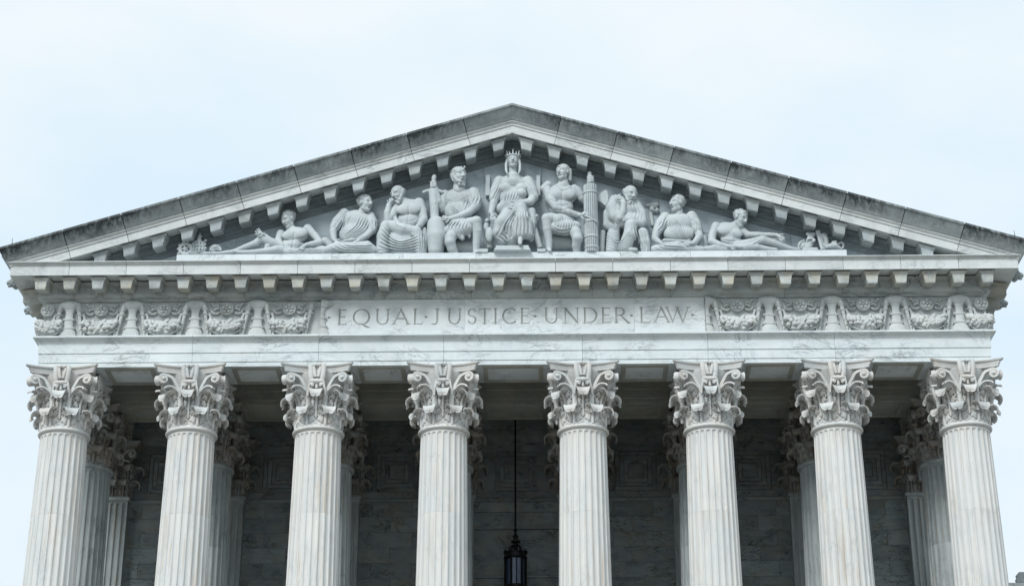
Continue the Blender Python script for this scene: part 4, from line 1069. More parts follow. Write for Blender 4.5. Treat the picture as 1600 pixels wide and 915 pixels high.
    def build(s):
        pts = []
        for l in s.L.values():
            for p in l.base+l.late:
                if p[-1]: continue
                if p[0] == 'c': pts += [p[1]-p[3], p[1]+p[3], p[2]-p[4], p[2]+p[4]]
                else: pts += [p[1]-max(p[2]), p[1]+max(p[2])]
        pts = np.array(pts); b = pts.min(0); e = pts.max(0)
        root = thing(s.name, s.label, s.cat, (float((b[0]+e[0])/2), float(YF-.35), float(s.floor)), s.group)
        for ln, l in s.L.items():
            pts = []
            for p in l.base+l.late:
                if p[-1]: continue
                if p[0] == 'c': pts += [p[1]-p[3], p[1]+p[3], p[2]-p[4], p[2]+p[4]]
                else: pts += [p[1]-max(p[2]), p[1]+max(p[2])]
            pts = np.array(pts); vx = s.VX
            org = pts.min(0)-4*vx; top = pts.max(0)+4*vx; org[2] = max(org[2], s.floor-3*vx); top[1] = min(top[1], s.back+3*vx)
            D = np.full(np.ceil((top-org)/vx).astype(int)+1, 1.0)
            for p in l.base: s._apply(D, org, vx, p)
            if l.fams or l.lines:
                ii = [org[q]+vx*np.arange(D.shape[q]) for q in range(3)]
                near = np.argwhere(np.abs(D) < .075); Pw = np.stack([ii[q][near[:, q]] for q in range(3)], -1)-CAM
                zc = Pw@FW; X_ = (800+F_PX*(Pw@RT)/zc-s.ox)*s.sc; Y_ = (457.5-F_PX*(Pw@UP)/zc-s.oy)*s.sc
                cell = 2.5; Hm = s.height_map(l, X_.min()-5, Y_.min()-5, X_.max()+5, Y_.max()+5, cell)
                fx = (X_-X_.min()+5)/cell-.5; fy = (Y_-Y_.min()+5)/cell-.5; i0 = np.clip(np.floor(fx).astype(int), 0, Hm.shape[0]-2); j0 = np.clip(np.floor(fy).astype(int), 0, Hm.shape[1]-2)
                u, v = np.clip(fx-i0, 0, 1), np.clip(fy-j0, 0, 1)
                D[near[:,0], near[:,1], near[:,2]] -= Hm[i0,j0]*(1-u)*(1-v)+Hm[i0+1,j0]*u*(1-v)+Hm[i0,j0+1]*(1-u)*v+Hm[i0+1,j0+1]*u*v
            for p in l.late: s._apply(D, org, vx, p)
            zz = org[2]+vx*np.arange(D.shape[2]); yy = org[1]+vx*np.arange(D.shape[1])
            D = np.maximum(D, (s.floor-.004-zz)[None,None,:]); D = np.maximum(D, (yy-s.back)[None,:,None])
            D[0], D[-1] = 1, 1; D[:,0], D[:,-1] = np.maximum(D[:,0], .01), np.maximum(D[:,-1], .01); D[:,:,0] = np.maximum(D[:,:,0], .01); D[:,:,-1] = 1
            V, F = surface_nets(D, org, vx)
            me = bpy.data.meshes.new(ln); me.from_pydata(V.tolist(), [], F.tolist()); me.materials.append(M[s.mat])
            me.polygons.foreach_set('use_smooth', [True]*len(me.polygons))
            obj(ln, me, root)
        return root

STG = 'figures in the pediment'
# 1 --- reclining youth, left
f = Fig('reclining_statue', 'reclining bare-chested youth of marble with a hand on his raised knee, left', 260, 280, 5.714, group=STG)
f.head(1088, 362, .34, 158, yaw=-48, pitch=22, roll=-6, hair='curly')
f.c('body', [(1112,425,.28,46),(1130,470,.26,54)])
f.e('body', (1150,505,.26), (118,82,.20), 20, -12); f.e('body', (1115,590,.26), (90,75,.18), 25, -8)
f.e('body', (1090,500,.40), (58,44,.09), 14, -10); f.e('body', (1195,485,.40), (62,46,.09), 14, -14)
f.c('body', [(1262,440,.26,52),(1330,510,.30,42),(1372,562,.36,36),(1300,578,.44,32),(1250,585,.47,25)], 12); f.hand(1248,586,.48,145,78,20,8,-1)
f.c('body', [(1020,485,.28,48),(1000,545,.34,40),(1030,600,.42,34),(950,560,.48,34),(870,495,.52,24)], 12); f.hand(866,492,.54,205,78,18,16,1)
f.c('body', [(1060,625,.30,62),(950,575,.40,60),(850,530,.46,48),(800,575,.44,46),(700,610,.40,36),(600,645,.38,24),(520,655,.38,22)], 14)
f.c('body', [(520,655,.38,22),(470,660,.40,14)], 8)
f.c('body', [(1080,640,.32,56),(980,628,.50,44),(900,640,.52,38),(760,652,.50,30),(650,650,.50,22),(610,640,.50,15)], 12)
f.fold('body', [(1140,480),(1135,540),(1120,620)], 6, 6, True); f.fold('body', [(1060,535),(1100,548),(1138,540)], 5, 6, True); f.fold('body', [(1140,535),(1190,530),(1235,515)], 5, 6, True)
f.fold('body', [(1085,590),(1120,598),(1160,590)], 4, 5, True); f.fold('body', [(1075,622),(1115,630),(1160,622)], 4, 5, True)
f.c('drapery', [(900,560,.40,24),(905,600,.44,34),(890,640,.44,30)], 10); f.c('drapery', [(1020,640,.40,34),(1100,650,.42,44),(1250,648,.40,44),(1400,645,.36,40),(1520,650,.34,36)], 14)
f.c('drapery', [(1360,590,.20,40),(1420,560,.16,50),(1480,600,.2,40)], 14)
f.folds('drapery', [(900,555),(912,600),(900,650)], [(935,575),(950,610),(960,650)], 2, 7); f.folds('drapery', [(1040,615),(1150,625),(1300,612),(1500,640)], [(1050,655),(1180,660),(1320,655),(1500,660)], 3, 7)
f.build()
# 2 --- seated man with a scroll in his lap, turned right
f = Fig('seated_statue', 'seated marble man in a short-sleeved robe, head turned right toward the thinkers, left', 500, 240, 5.714, group=STG)
f.head(406, 448, .36, 162, yaw=52, pitch=4, hair='short')
f.c('body', [(385,500,.30,46),(365,550,.28,56)])
f.c('body', [(200,560,.26,52),(135,640,.32,46),(115,700,.38,40),(125,765,.44,32)], 12); f.hand(128,770,.46,48,84,20,8,1)
f.c('body', [(455,600,.28,52),(470,680,.36,44),(420,730,.46,36),(345,775,.50,28)], 12); f.hand(345,778,.52,150,76,-20,8,-1)
f.core([(365,550,.26,50),(320,640,.2,60),(310,740,.22,60)], [(365,560,.22,44),(210,570,.22,50)], [(365,560,.22,44),(450,600,.24,48)])
f.e('drapery', (330,610,.24), (145,115,.22), 20, 10); f.e('drapery', (310,720,.28), (140,110,.22), 25)
f.c('drapery', [(215,535,.24,58),(160,610,.28,62),(130,660,.32,54)], 16); f.c('drapery', [(450,560,.24,52),(470,620,.28,56),(468,680,.34,52)], 16)
f.c('drapery', [(60,860,.40,42),(160,830,.46,56),(300,840,.48,62),(420,830,.46,60),(480,860,.40,44)], 18); f.c('drapery', [(-40,850,.28,40),(30,860,.32,44),(100,875,.40,30)], 14)
f.folds('drapery', [(350,560),(300,640),(210,720)], [(470,600),(400,690),(250,770)], 5, 8); f.folds('drapery', [(200,540),(180,620),(190,720)], [(300,560),(240,640),(205,720)], 2, 7)
f.folds('drapery', [(80,840),(200,870),(330,890)], [(240,800),(330,810),(480,800)], 4, 9); f.folds('drapery', [(110,660),(140,668),(178,690)], [(112,672),(140,682),(176,702)], 2, 5)
f.folds('drapery', [(440,560),(450,610),(430,660)], [(500,600),(510,640),(500,690)], 2, 7); f.folds('drapery', [(230,530),(170,600),(120,650)], [(190,560),(200,640),(170,690)], 2, 7)
f.c('scroll', [(180,800,.56,15),(225,780,.57,13),(300,768,.56,15)], 5); f.c('scroll', [(185,790,.54,10),(290,760,.54,10)], 4)
f.build()
# 3 --- bald bearded thinker
f = Fig('seated_statue', 'bald bearded marble thinker leaning chin on hand, bare chest and long drapery', 500, 240, 5.714, group=STG)
f.head(694, 362, .42, 166, yaw=-42, pitch=18, roll=-4, hair='rim', beard=True)
f.c('body', [(735,420,.34,52),(765,450,.30,66)])
f.e('body', (800,500,.28), (130,100,.22), 25, -8); f.e('body', (790,600,.28), (105,90,.20), 25)
f.e('body', (740,500,.44), (62,50,.09), 14); f.e('body', (840,490,.44), (66,52,.09), 14)
f.c('body', [(885,445,.28,66),(915,520,.32,54),(925,590,.38,48),(890,640,.46,36),(860,665,.50,28)], 14); f.hand(856,668,.52,110,84,25,8,1)
f.c('body', [(680,480,.34,54),(640,560,.44,46),(605,595,.50,42),(600,530,.52,38),(615,460,.50,30),(630,440,.48,28)], 10); f.hand(622,452,.50,285,66,60,4,1)
f.fold('body', [(792,470),(790,540),(780,640)], 6, 6, True); f.fold('body', [(700,540),(745,552),(790,540)], 6, 6, True); f.fold('body', [(792,540),(845,545),(890,520)], 6, 6, True); f.fold('body', [(740,595),(790,605),(850,590)], 4, 5, True)
f.c('drapery', [(585,640,.52,52),(560,740,.50,62),(560,860,.46,70)], 20); f.c('drapery', [(860,700,.46,60),(880,790,.46,62),(900,880,.42,56)], 20)
f.c('drapery', [(620,640,.46,60),(740,690,.46,80),(850,700,.44,64)], 25); f.e('drapery', (730,800,.36), (190,120,.24), 25)
f.c('drapery', [(648,500,.40,18),(660,570,.44,28),(700,640,.48,34),(770,690,.50,36)], 14); f.c('drapery', [(930,680,.36,28),(935,780,.34,34),(925,880,.32,38)], 14)
f.folds('drapery', [(650,510),(690,620),(800,670)], [(630,620),(690,680),(820,700)], 3, 8); f.folds('drapery', [(560,640),(700,770),(880,720)], [(520,860),(720,890),(880,880)], 6, 10); f.folds('drapery', [(870,700),(880,790),(880,890)], [(935,690),(940,790),(935,890)], 3, 8)
f.core([(790,640,.26,60),(600,760,.40,40),(575,870,.50,26)])
f.c('body', [(575,880,.56,22),(540,880,.60,22)], 8)
f.build()
# 4 --- warrior with sheathed sword
f = Fig('seated_statue', 'helmeted marble warrior in a tunic beside a tall upright sword, left of the throne', 500, 240, 5.714, group=STG)
f.head(1238, 205, .40, 184, yaw=38, pitch=2, hair='cap', beard=True)
f.c('body', [(1235,285,.34,60),(1240,330,.32,76)])
f.c('body', [(1390,380,.30,62),(1392,470,.36,54),(1330,525,.46,46),(1230,565,.50,36),(1160,582,.50,30)], 12); f.hand(1160,580,.52,185,76,20,6,1)
f.c('body', [(1110,385,.28,56),(1085,480,.30,48),(1060,430,.40,40),(1030,310,.46,32)], 12); f.fist(1012,272,.46,58)
f.c('body', [(1250,660,.40,64),(1330,625,.58,66),(1398,605,.66,60),(1405,690,.62,52),(1398,800,.54,44),(1392,880,.50,36)], 14); f.c('body', [(1392,880,.52,34),(1420,885,.66,24)], 10)
f.c('body', [(1200,690,.44,66),(1165,750,.60,66),(1160,790,.64,60),(1180,850,.56,54),(1205,895,.48,44)], 14)
f.core([(1240,330,.28,60),(1235,500,.22,70),(1240,660,.32,60)], [(1240,380,.24,50),(1390,380,.28,56)], [(1240,380,.24,50),(1110,385,.26,50)], [(1235,640,.3,60),(1200,690,.42,60)])
f.e('drapery', (1245,400,.26), (140,100,.22), 22); f.e('drapery', (1235,520,.28), (125,110,.21), 28); f.e('drapery', (1235,640,.34), (125,80,.24), 25)
f.c('drapery', [(1370,360,.28,72),(1385,420,.30,74),(1385,460,.33,64)], 16); f.c('drapery', [(1115,370,.26,56),(1100,440,.26,54),(1095,500,.26,48)], 16)
f.c('drapery', [(1150,690,.46,60),(1240,700,.52,66),(1320,660,.56,72)], 25); f.c('drapery', [(1240,720,.56,40),(1270,755,.56,26)], 14); f.c('drapery', [(1330,700,.54,26),(1335,740,.52,16)], 12)
f.folds('drapery', [(1110,370),(1180,410),(1240,405),(1300,370),(1420,330)], [(1110,390),(1180,425),(1240,420),(1300,388),(1420,345)], 2, 5)
f.folds('drapery', [(1130,430),(1180,520),(1230,590)], [(1190,440),(1230,500),(1290,560)], 3, 7); f.folds('drapery', [(1160,610),(1130,650),(1120,720)], [(1340,580),(1320,650),(1330,740)], 6, 9)
f.folds('drapery', [(1340,340),(1340,400),(1340,470)], [(1420,340),(1440,400),(1430,470)], 3, 7); f.folds('drapery', [(1300,400),(1280,480),(1290,560)], [(1340,420),(1330,480),(1320,540)], 2, 7)
f.c('shield', [(1040,640,.38,84),(1040,740,.40,88),(1035,860,.38,70)], 20)
f.c('sword', [(1020,206,.44,20),(1016,225,.44,22)], 5); f.c('sword', [(1016,225,.44,17),(1010,325,.44,19)], 5); f.c('sword', [(925,345,.42,15),(960,332,.44,16),(1055,330,.44,16),(1090,345,.42,15)], 6)
f.c('sword', [(1012,340,.42,44),(1020,450,.42,40),(1024,570,.42,36),(1020,640,.44,34)], 8)
f.folds('sword', [(985,360),(1045,430),(985,500),(1045,560)], [(1045,360),(985,430),(1045,500),(985,560)], 2, 3, 3, False)
f.c('back_drapery', [(1200,840,.12,60),(1350,840,.12,60)], 20)
f.build()
# 5 --- enthroned woman with crown
f = Fig('enthroned_statue', 'enthroned crowned marble woman in long robes at the centre of the pediment', 740, 220, 5.082, group=STG)
f.head(313, 163, .42, 130, yaw=0, pitch=-2, hair='crown')
f.c('body', [(312,205,.38,38),(312,290,.34,48)], 12)
f.c('body', [(180,430,.40,42),(155,500,.44,38),(140,570,.50,30)], 12); f.hand(140,572,.52,72,78,15,8,1)
f.c('body', [(480,440,.42,46),(450,485,.50,42),(350,500,.58,32)], 12); f.hand(345,502,.60,158,84,-12,8,-1)
f.c('body', [(372,770,.70,26),(368,812,.80,22)], 10); f.c('body', [(372,806,.72,16),(372,815,.88,14)], 8)
f.core([(312,290,.32,44),(310,420,.24,60),(310,560,.3,60)], [(312,330,.28,44),(190,340,.30,46),(180,430,.38,42)], [(312,330,.28,44),(440,340,.30,46),(480,440,.40,44)], [(320,560,.42,50),(375,560,.60,44),(372,770,.66,26)])
f.e('drapery', (312,345,.32), (128,78,.22), 20); f.e('drapery', (300,690,.40), (125,120,.24), 22); f.c('drapery', [(312,300,.34,70),(312,330,.34,80)], 20); f.c('drapery', [(350,640,.60,60),(345,745,.60,62)], 16); f.c('drapery', [(420,640,.60,50),(430,745,.58,50)], 16); f.e('drapery', (250,375,.46), (48,38,.10), 14); f.e('drapery', (380,375,.46), (48,38,.10), 14)
f.e('drapery', (308,450,.34), (110,100,.20), 25); f.e('drapery', (310,540,.36), (140,75,.24), 25)
f.c('drapery', [(205,325,.32,56),(175,400,.36,54),(160,460,.40,46)], 16); f.c('drapery', [(430,325,.32,56),(465,400,.38,52),(478,450,.42,46)], 16)
f.c('drapery', [(330,560,.50,64),(375,535,.66,56),(385,620,.70,58),(385,740,.66,56)], 18); f.c('drapery', [(270,580,.50,62),(215,660,.64,62),(200,730,.62,58),(230,790,.56,46)], 18); f.c('drapery', [(290,700,.52,80),(300,790,.50,60)], 25)
f.c('drapery', [(460,560,.40,40),(470,660,.40,36),(455,780,.40,28)], 14)
f.folds('drapery', [(180,320),(250,350),(312,340),(380,350),(445,318)], [(178,334),(250,362),(312,352),(380,362),(447,332)], 2, 5, 5); f.folds('drapery', [(240,400),(230,470),(190,560)], [(380,410),(360,460),(300,510)], 6, 6)
f.folds('drapery', [(330,540),(250,640),(170,760)], [(380,520),(330,660),(330,770)], 4, 9); f.folds('drapery', [(340,560),(325,660),(310,770)], [(440,560),(465,660),(465,770)], 5, 9); f.folds('drapery', [(170,780),(230,815),(320,790)], [(240,720),(290,770),(320,740)], 3, 8); f.folds('drapery', [(440,580),(460,680),(440,790)], [(480,600),(500,700),(470,800)], 2, 7)
f.folds('drapery', [(190,330),(160,400),(125,470)], [(230,370),(210,420),(190,470)], 3, 6); f.folds('drapery', [(440,320),(480,400),(500,480)], [(400,370),(440,420),(450,480)], 3, 6)
f.c('lamp_globe', [(378,420,.42,46),(379,420,.43,46)], 4)
f.build()
# throne and pedestal under her
g_ = Fig('x', 'x', 740, 220, 5.082)
thr = thing('throne', 'marble throne with upright posts and curved legs behind the crowned woman', 'throne', (float(g_.P(312,880,.3)[0]), YF-.3, ZP))
def slab(f_, x0, x1, y0, y1, d0, d1, name, root, zfloor=None):
    a, b = f_.P(x0, y1, d1), f_.P(x1, y0, d1); z0 = a[2] if zfloor is None else zfloor
    return MB().box(a[0], b[0], YF-d1, YF-d0, z0, b[2]).build(name, M['statue'], root)
slab(g_, 96, 128, 270, 432, .0, .16, 'post', thr); slab(g_, 500, 528, 272, 432, .0, .16, 'post', thr)
for z_, n_ in ((.05, 0),): pass
pdl = []
for k, (x0, x1, y0, y1, d1) in enumerate(((158,455,862,905,.80),(166,447,846,862,.77),(176,437,828,846,.74))):
    a, b = g_.P(x0, y1, d1), g_.P(x1, y0, d1); pdl.append((a[0], b[0], d1, b[2]))
mb = MB(); zb = ZP+.002
for x0, x1, d1, zt in pdl: mb.box(x0, x1, YF-d1, YF-.02, zb, zt); zb = zt+.0005
mb.build('footstool', M['statue'], thr)
for s_, xs_ in ((0, (40,112)), (1, (505,570))): slab(g_, xs_[0], xs_[1], 855, 900, .02, .66, 'foot_block', thr, ZP+.002)
for pts in ([(118,640,.3,22),(100,690,.34,24),(120,770,.34,30),(128,850,.32,24)], [(505,610,.3,22),(480,660,.34,18),(495,740,.34,26),(530,850,.32,24)]):
    mb = MB(); pp = [g_.P(*p[:3]) for p in pts]; mb.tube([tuple(q) for q in catmull(pp, 12)], [g_.r(v[0]) for v in catmull([(p[3],0) for p in pts], 12)], 10); mb.build('leg', M['statue'], thr, 60)
for x_, y_ in ((110,640),(495,605)):
    q = g_.P(x_, y_, .34); mb = MB(); mb.ball(tuple(q), (.085,.12,.085), 12, 8); mb.build('arm_knob', M['statue'], thr, 60)
q = g_.P(125,745,.50); mb = MB(); mb.ball(tuple(q), (.13,.10,.24), 12, 10); mb.build('side_ornament', M['statue'], thr, 60)
# 6 --- warrior with the bundle of rods
f = Fig('seated_statue', 'marble warrior in breastplate and helmet gripping a tall bundle of rods with axe', 740, 220, 5.082, group=STG)
f.head(708, 252, .42, 142, yaw=-34, pitch=2, hair='plume')
f.c('body', [(715,310,.36,46),(712,355,.34,60)], 12)
f.e('body', (700,430,.30), (125,95,.22), 22); f.e('body', (695,530,.30), (98,85,.20), 25); f.e('body', (650,425,.46), (56,46,.09), 14); f.e('body', (755,425,.46), (56,46,.09), 14)
f.c('body', [(585,395,.34,52),(610,470,.42,48),(660,530,.52,44),(760,570,.56,36),(840,590,.56,28)], 12); f.hand(842,590,.58,350,88,-8,9,-1)
f.c('body', [(825,400,.30,48),(862,460,.28,42),(880,480,.26,36),(905,400,.30,34),(925,330,.36,28)], 12); f.fist(928,304,.46,54)
f.c('body', [(640,640,.42,56),(600,620,.60,54),(578,615,.66,48),(585,700,.60,44),(600,800,.52,34),(600,860,.50,28)], 14); f.c('body', [(600,866,.54,22),(608,876,.68,16)], 10)
f.c('body', [(750,670,.42,64),(810,730,.60,58),(825,775,.64,52),(815,830,.54,44),(820,880,.46,38)], 14)
f.c('body', [(560,380,.34,44),(590,352,.36,44)], 12); f.c('body', [(800,380,.32,44),(845,430,.30,44)], 12)
f.fold('body', [(700,400),(702,480),(698,560)], 5, 6, True); f.fold('body', [(610,470),(655,482),(698,468)], 5, 6, True); f.fold('body', [(704,468),(755,482),(800,462)], 5, 6, True)
for yy in (510,545): f.fold('body', [(640,yy),(695,yy+6),(755,yy-2)], 4, 5, True)
f.folds('body', [(560,405),(585,418),(620,400),(655,375)], [(560,388),(585,400),(615,384),(650,360)], 2, 4); f.fold('body', [(650,335),(700,382),(770,365)], 6, 4)
f.e('skirt', (700,640,.36), (115,70,.24), 22); f.c('skirt', [(640,690,.50,52),(740,690,.54,60),(810,680,.50,44)], 20); f.c('skirt', [(660,640,.50,60),(610,620,.54,50)], 18)
f.folds('skirt', [(630,620),(630,690),(640,740)], [(800,620),(830,670),(850,720)], 9, 6); f.folds('skirt', [(628,650),(700,690),(830,670)], [(630,720),(710,770),(850,720)], 3, 6, 5, False)
f.c('back_drapery', [(640,800,.10,60),(780,800,.10,60)], 20)
fz = f
# bundle of rods as its own carved mesh
root = fz.build()
c0, c1 = fz.P(937,872,.50), fz.P(937,357,.50); rr0 = fz.r(56)
mb = MB()
for k in range(18):
    a = 2*math.pi*k/18; mb.tube([(c0[0]+rr0*.84*math.cos(a), c0[1]+rr0*.84*math.sin(a), ZP+.012), (c0[0]+rr0*.84*math.cos(a), c0[1]+rr0*.84*math.sin(a), c1[2]-.008*(k % 3))], rr0*.165, 6)
mb.lathe([(rr0*.8, ZP+.008-c0[2]), (rr0*.8, c1[2]-c0[2]-.03)], 18, tuple(c0)); fas = mb.build('rod_bundle', M['statue'], root, 60)
for yy in (395, 625, 745, 830):
    z_ = fz.P(937,yy,.5+rr0)[2]; MB().lathe([(rr0*.95,z_-.03),(rr0*1.06,z_-.028),(rr0*1.06,z_+.028),(rr0*.95,z_+.03)], 24, (c0[0], c0[1], 0)).build('strap', M['statue'], fas, 40)
a_ = [(c0[0]+rr0*1.06*math.sin(t*2.4-1.2), c0[1]-rr0*1.06*math.cos(t*2.4-1.2), c0[2]+.30+(c1[2]-c0[2])*(.38-.16*t)) for t in [k/10 for k in range(11)]]
MB().tube(a_, .022, 6).build('strap', M['statue'], fas, 50)
MB().tube([(c0[0]-.01,c0[1],c1[2]-.05),(c0[0]-.015,c0[1],fz.P(925,252,.5)[2])], .062, 10).build('axe_shaft', M['statue'], root, 50)
bl = [fz.P(x,y,.32) for x,y in ((985,428),(1010,420),(1035,400),(1058,398),(1068,440),(1066,485),(1045,522),(1028,505),(1008,490),(985,484))]
mb = MB(); mb.rings([[(p[0],p[1]-.05,p[2]) for p in bl], [(p[0],p[1]+.05,p[2]) for p in bl]]); mb.build('axe_blade', M['statue'], root)
# 7 --- hooded thinker
f = Fig('seated_statue', 'bowed bearded marble man wrapped in a cloak, hand raised to his neck, right', 940, 260, 6.5375, group=STG)
f.head(292, 285, .44, 190, yaw=34, pitch=20, roll=4, hair='rim', beard=True)
f.c('body', [(270,360,.36,52),(255,410,.32,62)], 14)
f.c('body', [(190,530,.50,54),(215,470,.54,44),(225,380,.54,38),(205,330,.50,34)], 12); f.hand(222,345,.50,215,84,40,8,1)
f.c('body', [(400,590,.42,56),(350,580,.50,46),(270,540,.56,34)], 12); f.hand(290,545,.56,190,84,15,8,1)
f.core([(255,410,.30,60),(250,560,.26,60)], [(250,420,.26,50),(130,380,.3,56),(190,530,.46,50)], [(250,430,.26,50),(370,420,.30,56),(400,590,.40,52)], [(260,570,.3,60),(300,620,.52,50),(290,840,.52,30)])
f.e('drapery', (240,450,.30), (140,105,.24), 22); f.c('drapery', [(140,350,.28,76),(110,430,.30,84),(130,520,.34,80)], 22); f.c('drapery', [(350,400,.30,70),(400,480,.34,66),(410,570,.38,66)], 20)
f.c('drapery', [(180,500,.42,60),(185,540,.46,52)], 16); f.e('drapery', (270,560,.34), (150,90,.24), 25)
f.c('drapery', [(300,600,.60,76),(290,700,.58,80),(230,830,.50,76)], 24); f.c('drapery', [(420,680,.46,66),(440,770,.44,66),(450,860,.40,56)], 22); f.c('drapery', [(60,480,.24,56),(60,600,.26,56),(140,650,.34,60)], 20); f.c('drapery', [(120,700,.36,80),(110,860,.36,80)], 25); f.c('drapery', [(10,680,.2,40),(0,860,.2,40)], 16)
f.folds('drapery', [(40,440),(50,580),(140,650),(280,560)], [(90,360),(110,520),(180,600),(290,540)], 5, 9); f.folds('drapery', [(60,680),(180,760),(330,590)], [(60,860),(180,870),(240,850)], 6, 10); f.folds('drapery', [(310,600),(330,700),(330,800)], [(370,620),(420,740),(400,860)], 3, 9); f.folds('drapery', [(300,390),(320,460),(330,530)], [(380,400),(410,470),(430,540)], 3, 8); f.folds('drapery', [(430,640),(470,740),(480,860)], [(390,640),(400,760),(410,860)], 2, 9)
f.fold('drapery', [(130,300),(190,400),(215,500)], 9, 5, True)
f.c('body', [(290,850,.58,28),(350,850,.66,26)], 10)
f.build()
# 8 --- seated man with open scroll
f = Fig('seated_statue', 'seated marble man in a robe holding a scroll across his lap, head turned left', 940, 260, 6.5375, group=STG)
f.head(768, 382, .38, 186, yaw=-56, pitch=2, hair='curly')
f.c('body', [(785,445,.32,56),(785,510,.30,70)], 14)
f.c('body', [(620,600,.30,60),(555,690,.38,50),(545,740,.44,44),(590,775,.50,34)], 12); f.hand(585,770,.52,35,92,12,8,1)
f.c('body', [(975,640,.32,56),(1000,710,.40,48),(960,765,.48,38),(930,785,.52,30)], 12); f.hand(930,785,.54,175,92,15,8,-1)
f.core([(785,510,.28,64),(790,700,.22,70)], [(785,540,.24,56),(640,560,.26,60)], [(785,540,.24,56),(940,560,.26,60),(975,640,.30,54)])
f.e('drapery', (790,580,.26), (165,110,.24), 22); f.e('drapery', (790,690,.28), (160,100,.22), 28); f.c('drapery', [(650,520,.26,66),(600,590,.30,68),(570,660,.34,58)], 20); f.c('drapery', [(920,510,.26,66),(960,590,.30,66),(975,650,.34,58)], 20)
f.c('drapery', [(540,845,.40,48),(640,830,.46,62),(770,815,.52,62),(880,840,.46,52),(1020,850,.38,44)], 22); f.c('drapery', [(1040,740,.14,50),(1060,840,.14,50)], 16)
f.folds('drapery', [(660,510),(680,620),(760,740)], [(770,520),(840,620),(890,740)], 6, 9); f.folds('drapery', [(850,500),(920,600),(910,740)], [(940,520),(960,600),(920,700)], 2, 9); f.folds('drapery', [(520,830),(640,860),(780,870)], [(640,790),(720,790),(860,800)], 3, 10); f.folds('drapery', [(780,590),(800,570),(840,540)], [(770,580),(790,560),(830,530)], 2, 5)
f.folds('drapery', [(640,510),(600,580),(550,650)], [(690,560),(640,620),(600,690)], 2, 9); f.folds('drapery', [(950,510),(1000,590),(1010,660)], [(920,560),(950,620),(940,690)], 2, 9)
f.c('scroll', [(640,752,.58,16),(760,756,.60,12),(890,770,.58,18)], 5); f.c('scroll', [(640,775,.56,10),(760,775,.58,8),(880,790,.56,10)], 4)
f.build()
# 9 --- reclining youth, right
f = Fig('reclining_statue', 'reclining bare-chested marble man bending his head over his hands, right', 1090, 300, 5.714, group=STG)
f.head(384, 236, .38, 158, yaw=50, pitch=22, roll=8, hair='short')
f.c('body', [(340,290,.30,46),(310,320,.28,58)], 14)
f.e('body', (275,350,.26), (122,85,.20), 22, 12); f.e('body', (300,430,.26), (95,70,.18), 24, 10); f.e('body', (235,345,.40), (58,44,.09), 14, 12); f.e('body', (345,370,.40), (56,42,.09), 14, 20)
f.c('body', [(165,310,.28,56),(130,390,.32,46),(125,440,.38,42),(200,472,.46,36),(270,485,.50,28)], 12); f.hand(270,484,.52,8,80,15,8,1)
f.c('body', [(400,350,.26,48),(450,385,.28,42),(540,385,.30,38),(640,385,.32,30),(710,385,.34,24)], 12); f.hand(712,388,.36,35,84,35,6,1)
f.c('body', [(350,480,.34,58),(470,460,.46,56),(580,430,.50,52),(680,455,.46,42),(780,490,.42,30),(860,510,.40,22)], 14); f.c('body', [(860,510,.4,22),(910,508,.42,14)], 8)
f.c('body', [(360,505,.42,46),(450,490,.54,40),(530,490,.56,36),(620,508,.52,28),(700,515,.50,22)], 12)
f.fold('body', [(305,340),(330,400),(335,460)], 5, 6, True); f.fold('body', [(190,385),(235,402),(300,398)], 5, 6, True); f.fold('body', [(315,410),(360,415),(395,400)], 5, 6, True); f.fold('body', [(235,425),(290,440),(350,430)], 4, 5, True)
f.c('drapery', [(60,510,.32,30),(150,505,.40,42),(260,512,.44,38),(330,510,.46,34)], 16); f.c('drapery', [(400,500,.52,26),(480,470,.56,28),(550,440,.56,26)], 12); f.c('drapery', [(20,440,.14,44),(20,510,.18,50)], 16)
f.folds('drapery', [(80,515),(170,490),(260,520)], [(120,490),(190,478),(300,505)], 2, 7); f.folds('drapery', [(400,515),(470,470),(550,420)], [(420,520),(490,490),(570,450)], 2, 6)
f.c('scroll', [(300,480,.56,16),(390,490,.58,16)], 5)
f.build()
# 10 --- carved objects filling the two corners
def carved(name, label, cat, ox, oy, sc, fn):
    q = Fig(name, label, ox, oy, sc, cat=cat); fn(q); return q.build()
def wheel(q):
    for k in range(10):
        a0, a1 = 2*math.pi*k/10, 2*math.pi*(k+1)/10
        q.c('rim', [(170+52*math.cos(a0),622+46*math.sin(a0),.40,15),(170+52*math.cos(a1),622+46*math.sin(a1),.40,15)], 5)
        q.e('rim', (170+66*math.cos(a0),622+58*math.sin(a0),.40), (12,12), 4)
        if k % 2: q.c('spoke', [(170,622,.40,12),(170+50*math.cos(a0),622+44*math.sin(a0),.40,7)], 4)
    q.c('spoke', [(168,622,.40,20),(172,622,.41,20)], 4); q.c('foot', [(110,665,.36,16),(240,662,.36,18)], 6)
carved('stone_wheel_carving', 'openwork marble wheel ornament at the left end of the plinth', 'ornament', 260, 280, 5.714, wheel)
def crest(q):
    q.c('body', [(255,640,.36,34),(260,575,.36,32)], 10); q.c('body', [(325,640,.36,34),(322,575,.36,30)], 10); q.c('body', [(290,640,.36,44),(290,570,.36,40)], 12); q.c('body', [(292,545,.36,30),(298,505,.36,12)], 8)
    q.c('finial', [(298,510,.36,8),(300,488,.36,8)], 3); q.c('finial', [(285,512,.36,7),(314,510,.36,7)], 3)
    for x, y in ((228,545),(240,575),(350,548),(345,580),(232,610),(350,615)): q.e('body', (x,y,.38), (13,13), 4)
    for y in (565,595,625):
        for x in (250,275,305,330): q.e('body', (x+(y//30 % 2)*6,y,.47), (9,9,.08), 3, sub=True)
    q.c('foot', [(225,662,.36,16),(370,662,.36,16)], 6)
carved('carved_crest', 'pierced marble crest topped by a small cross beside the openwork wheel', 'ornament', 260, 280, 5.714, crest)
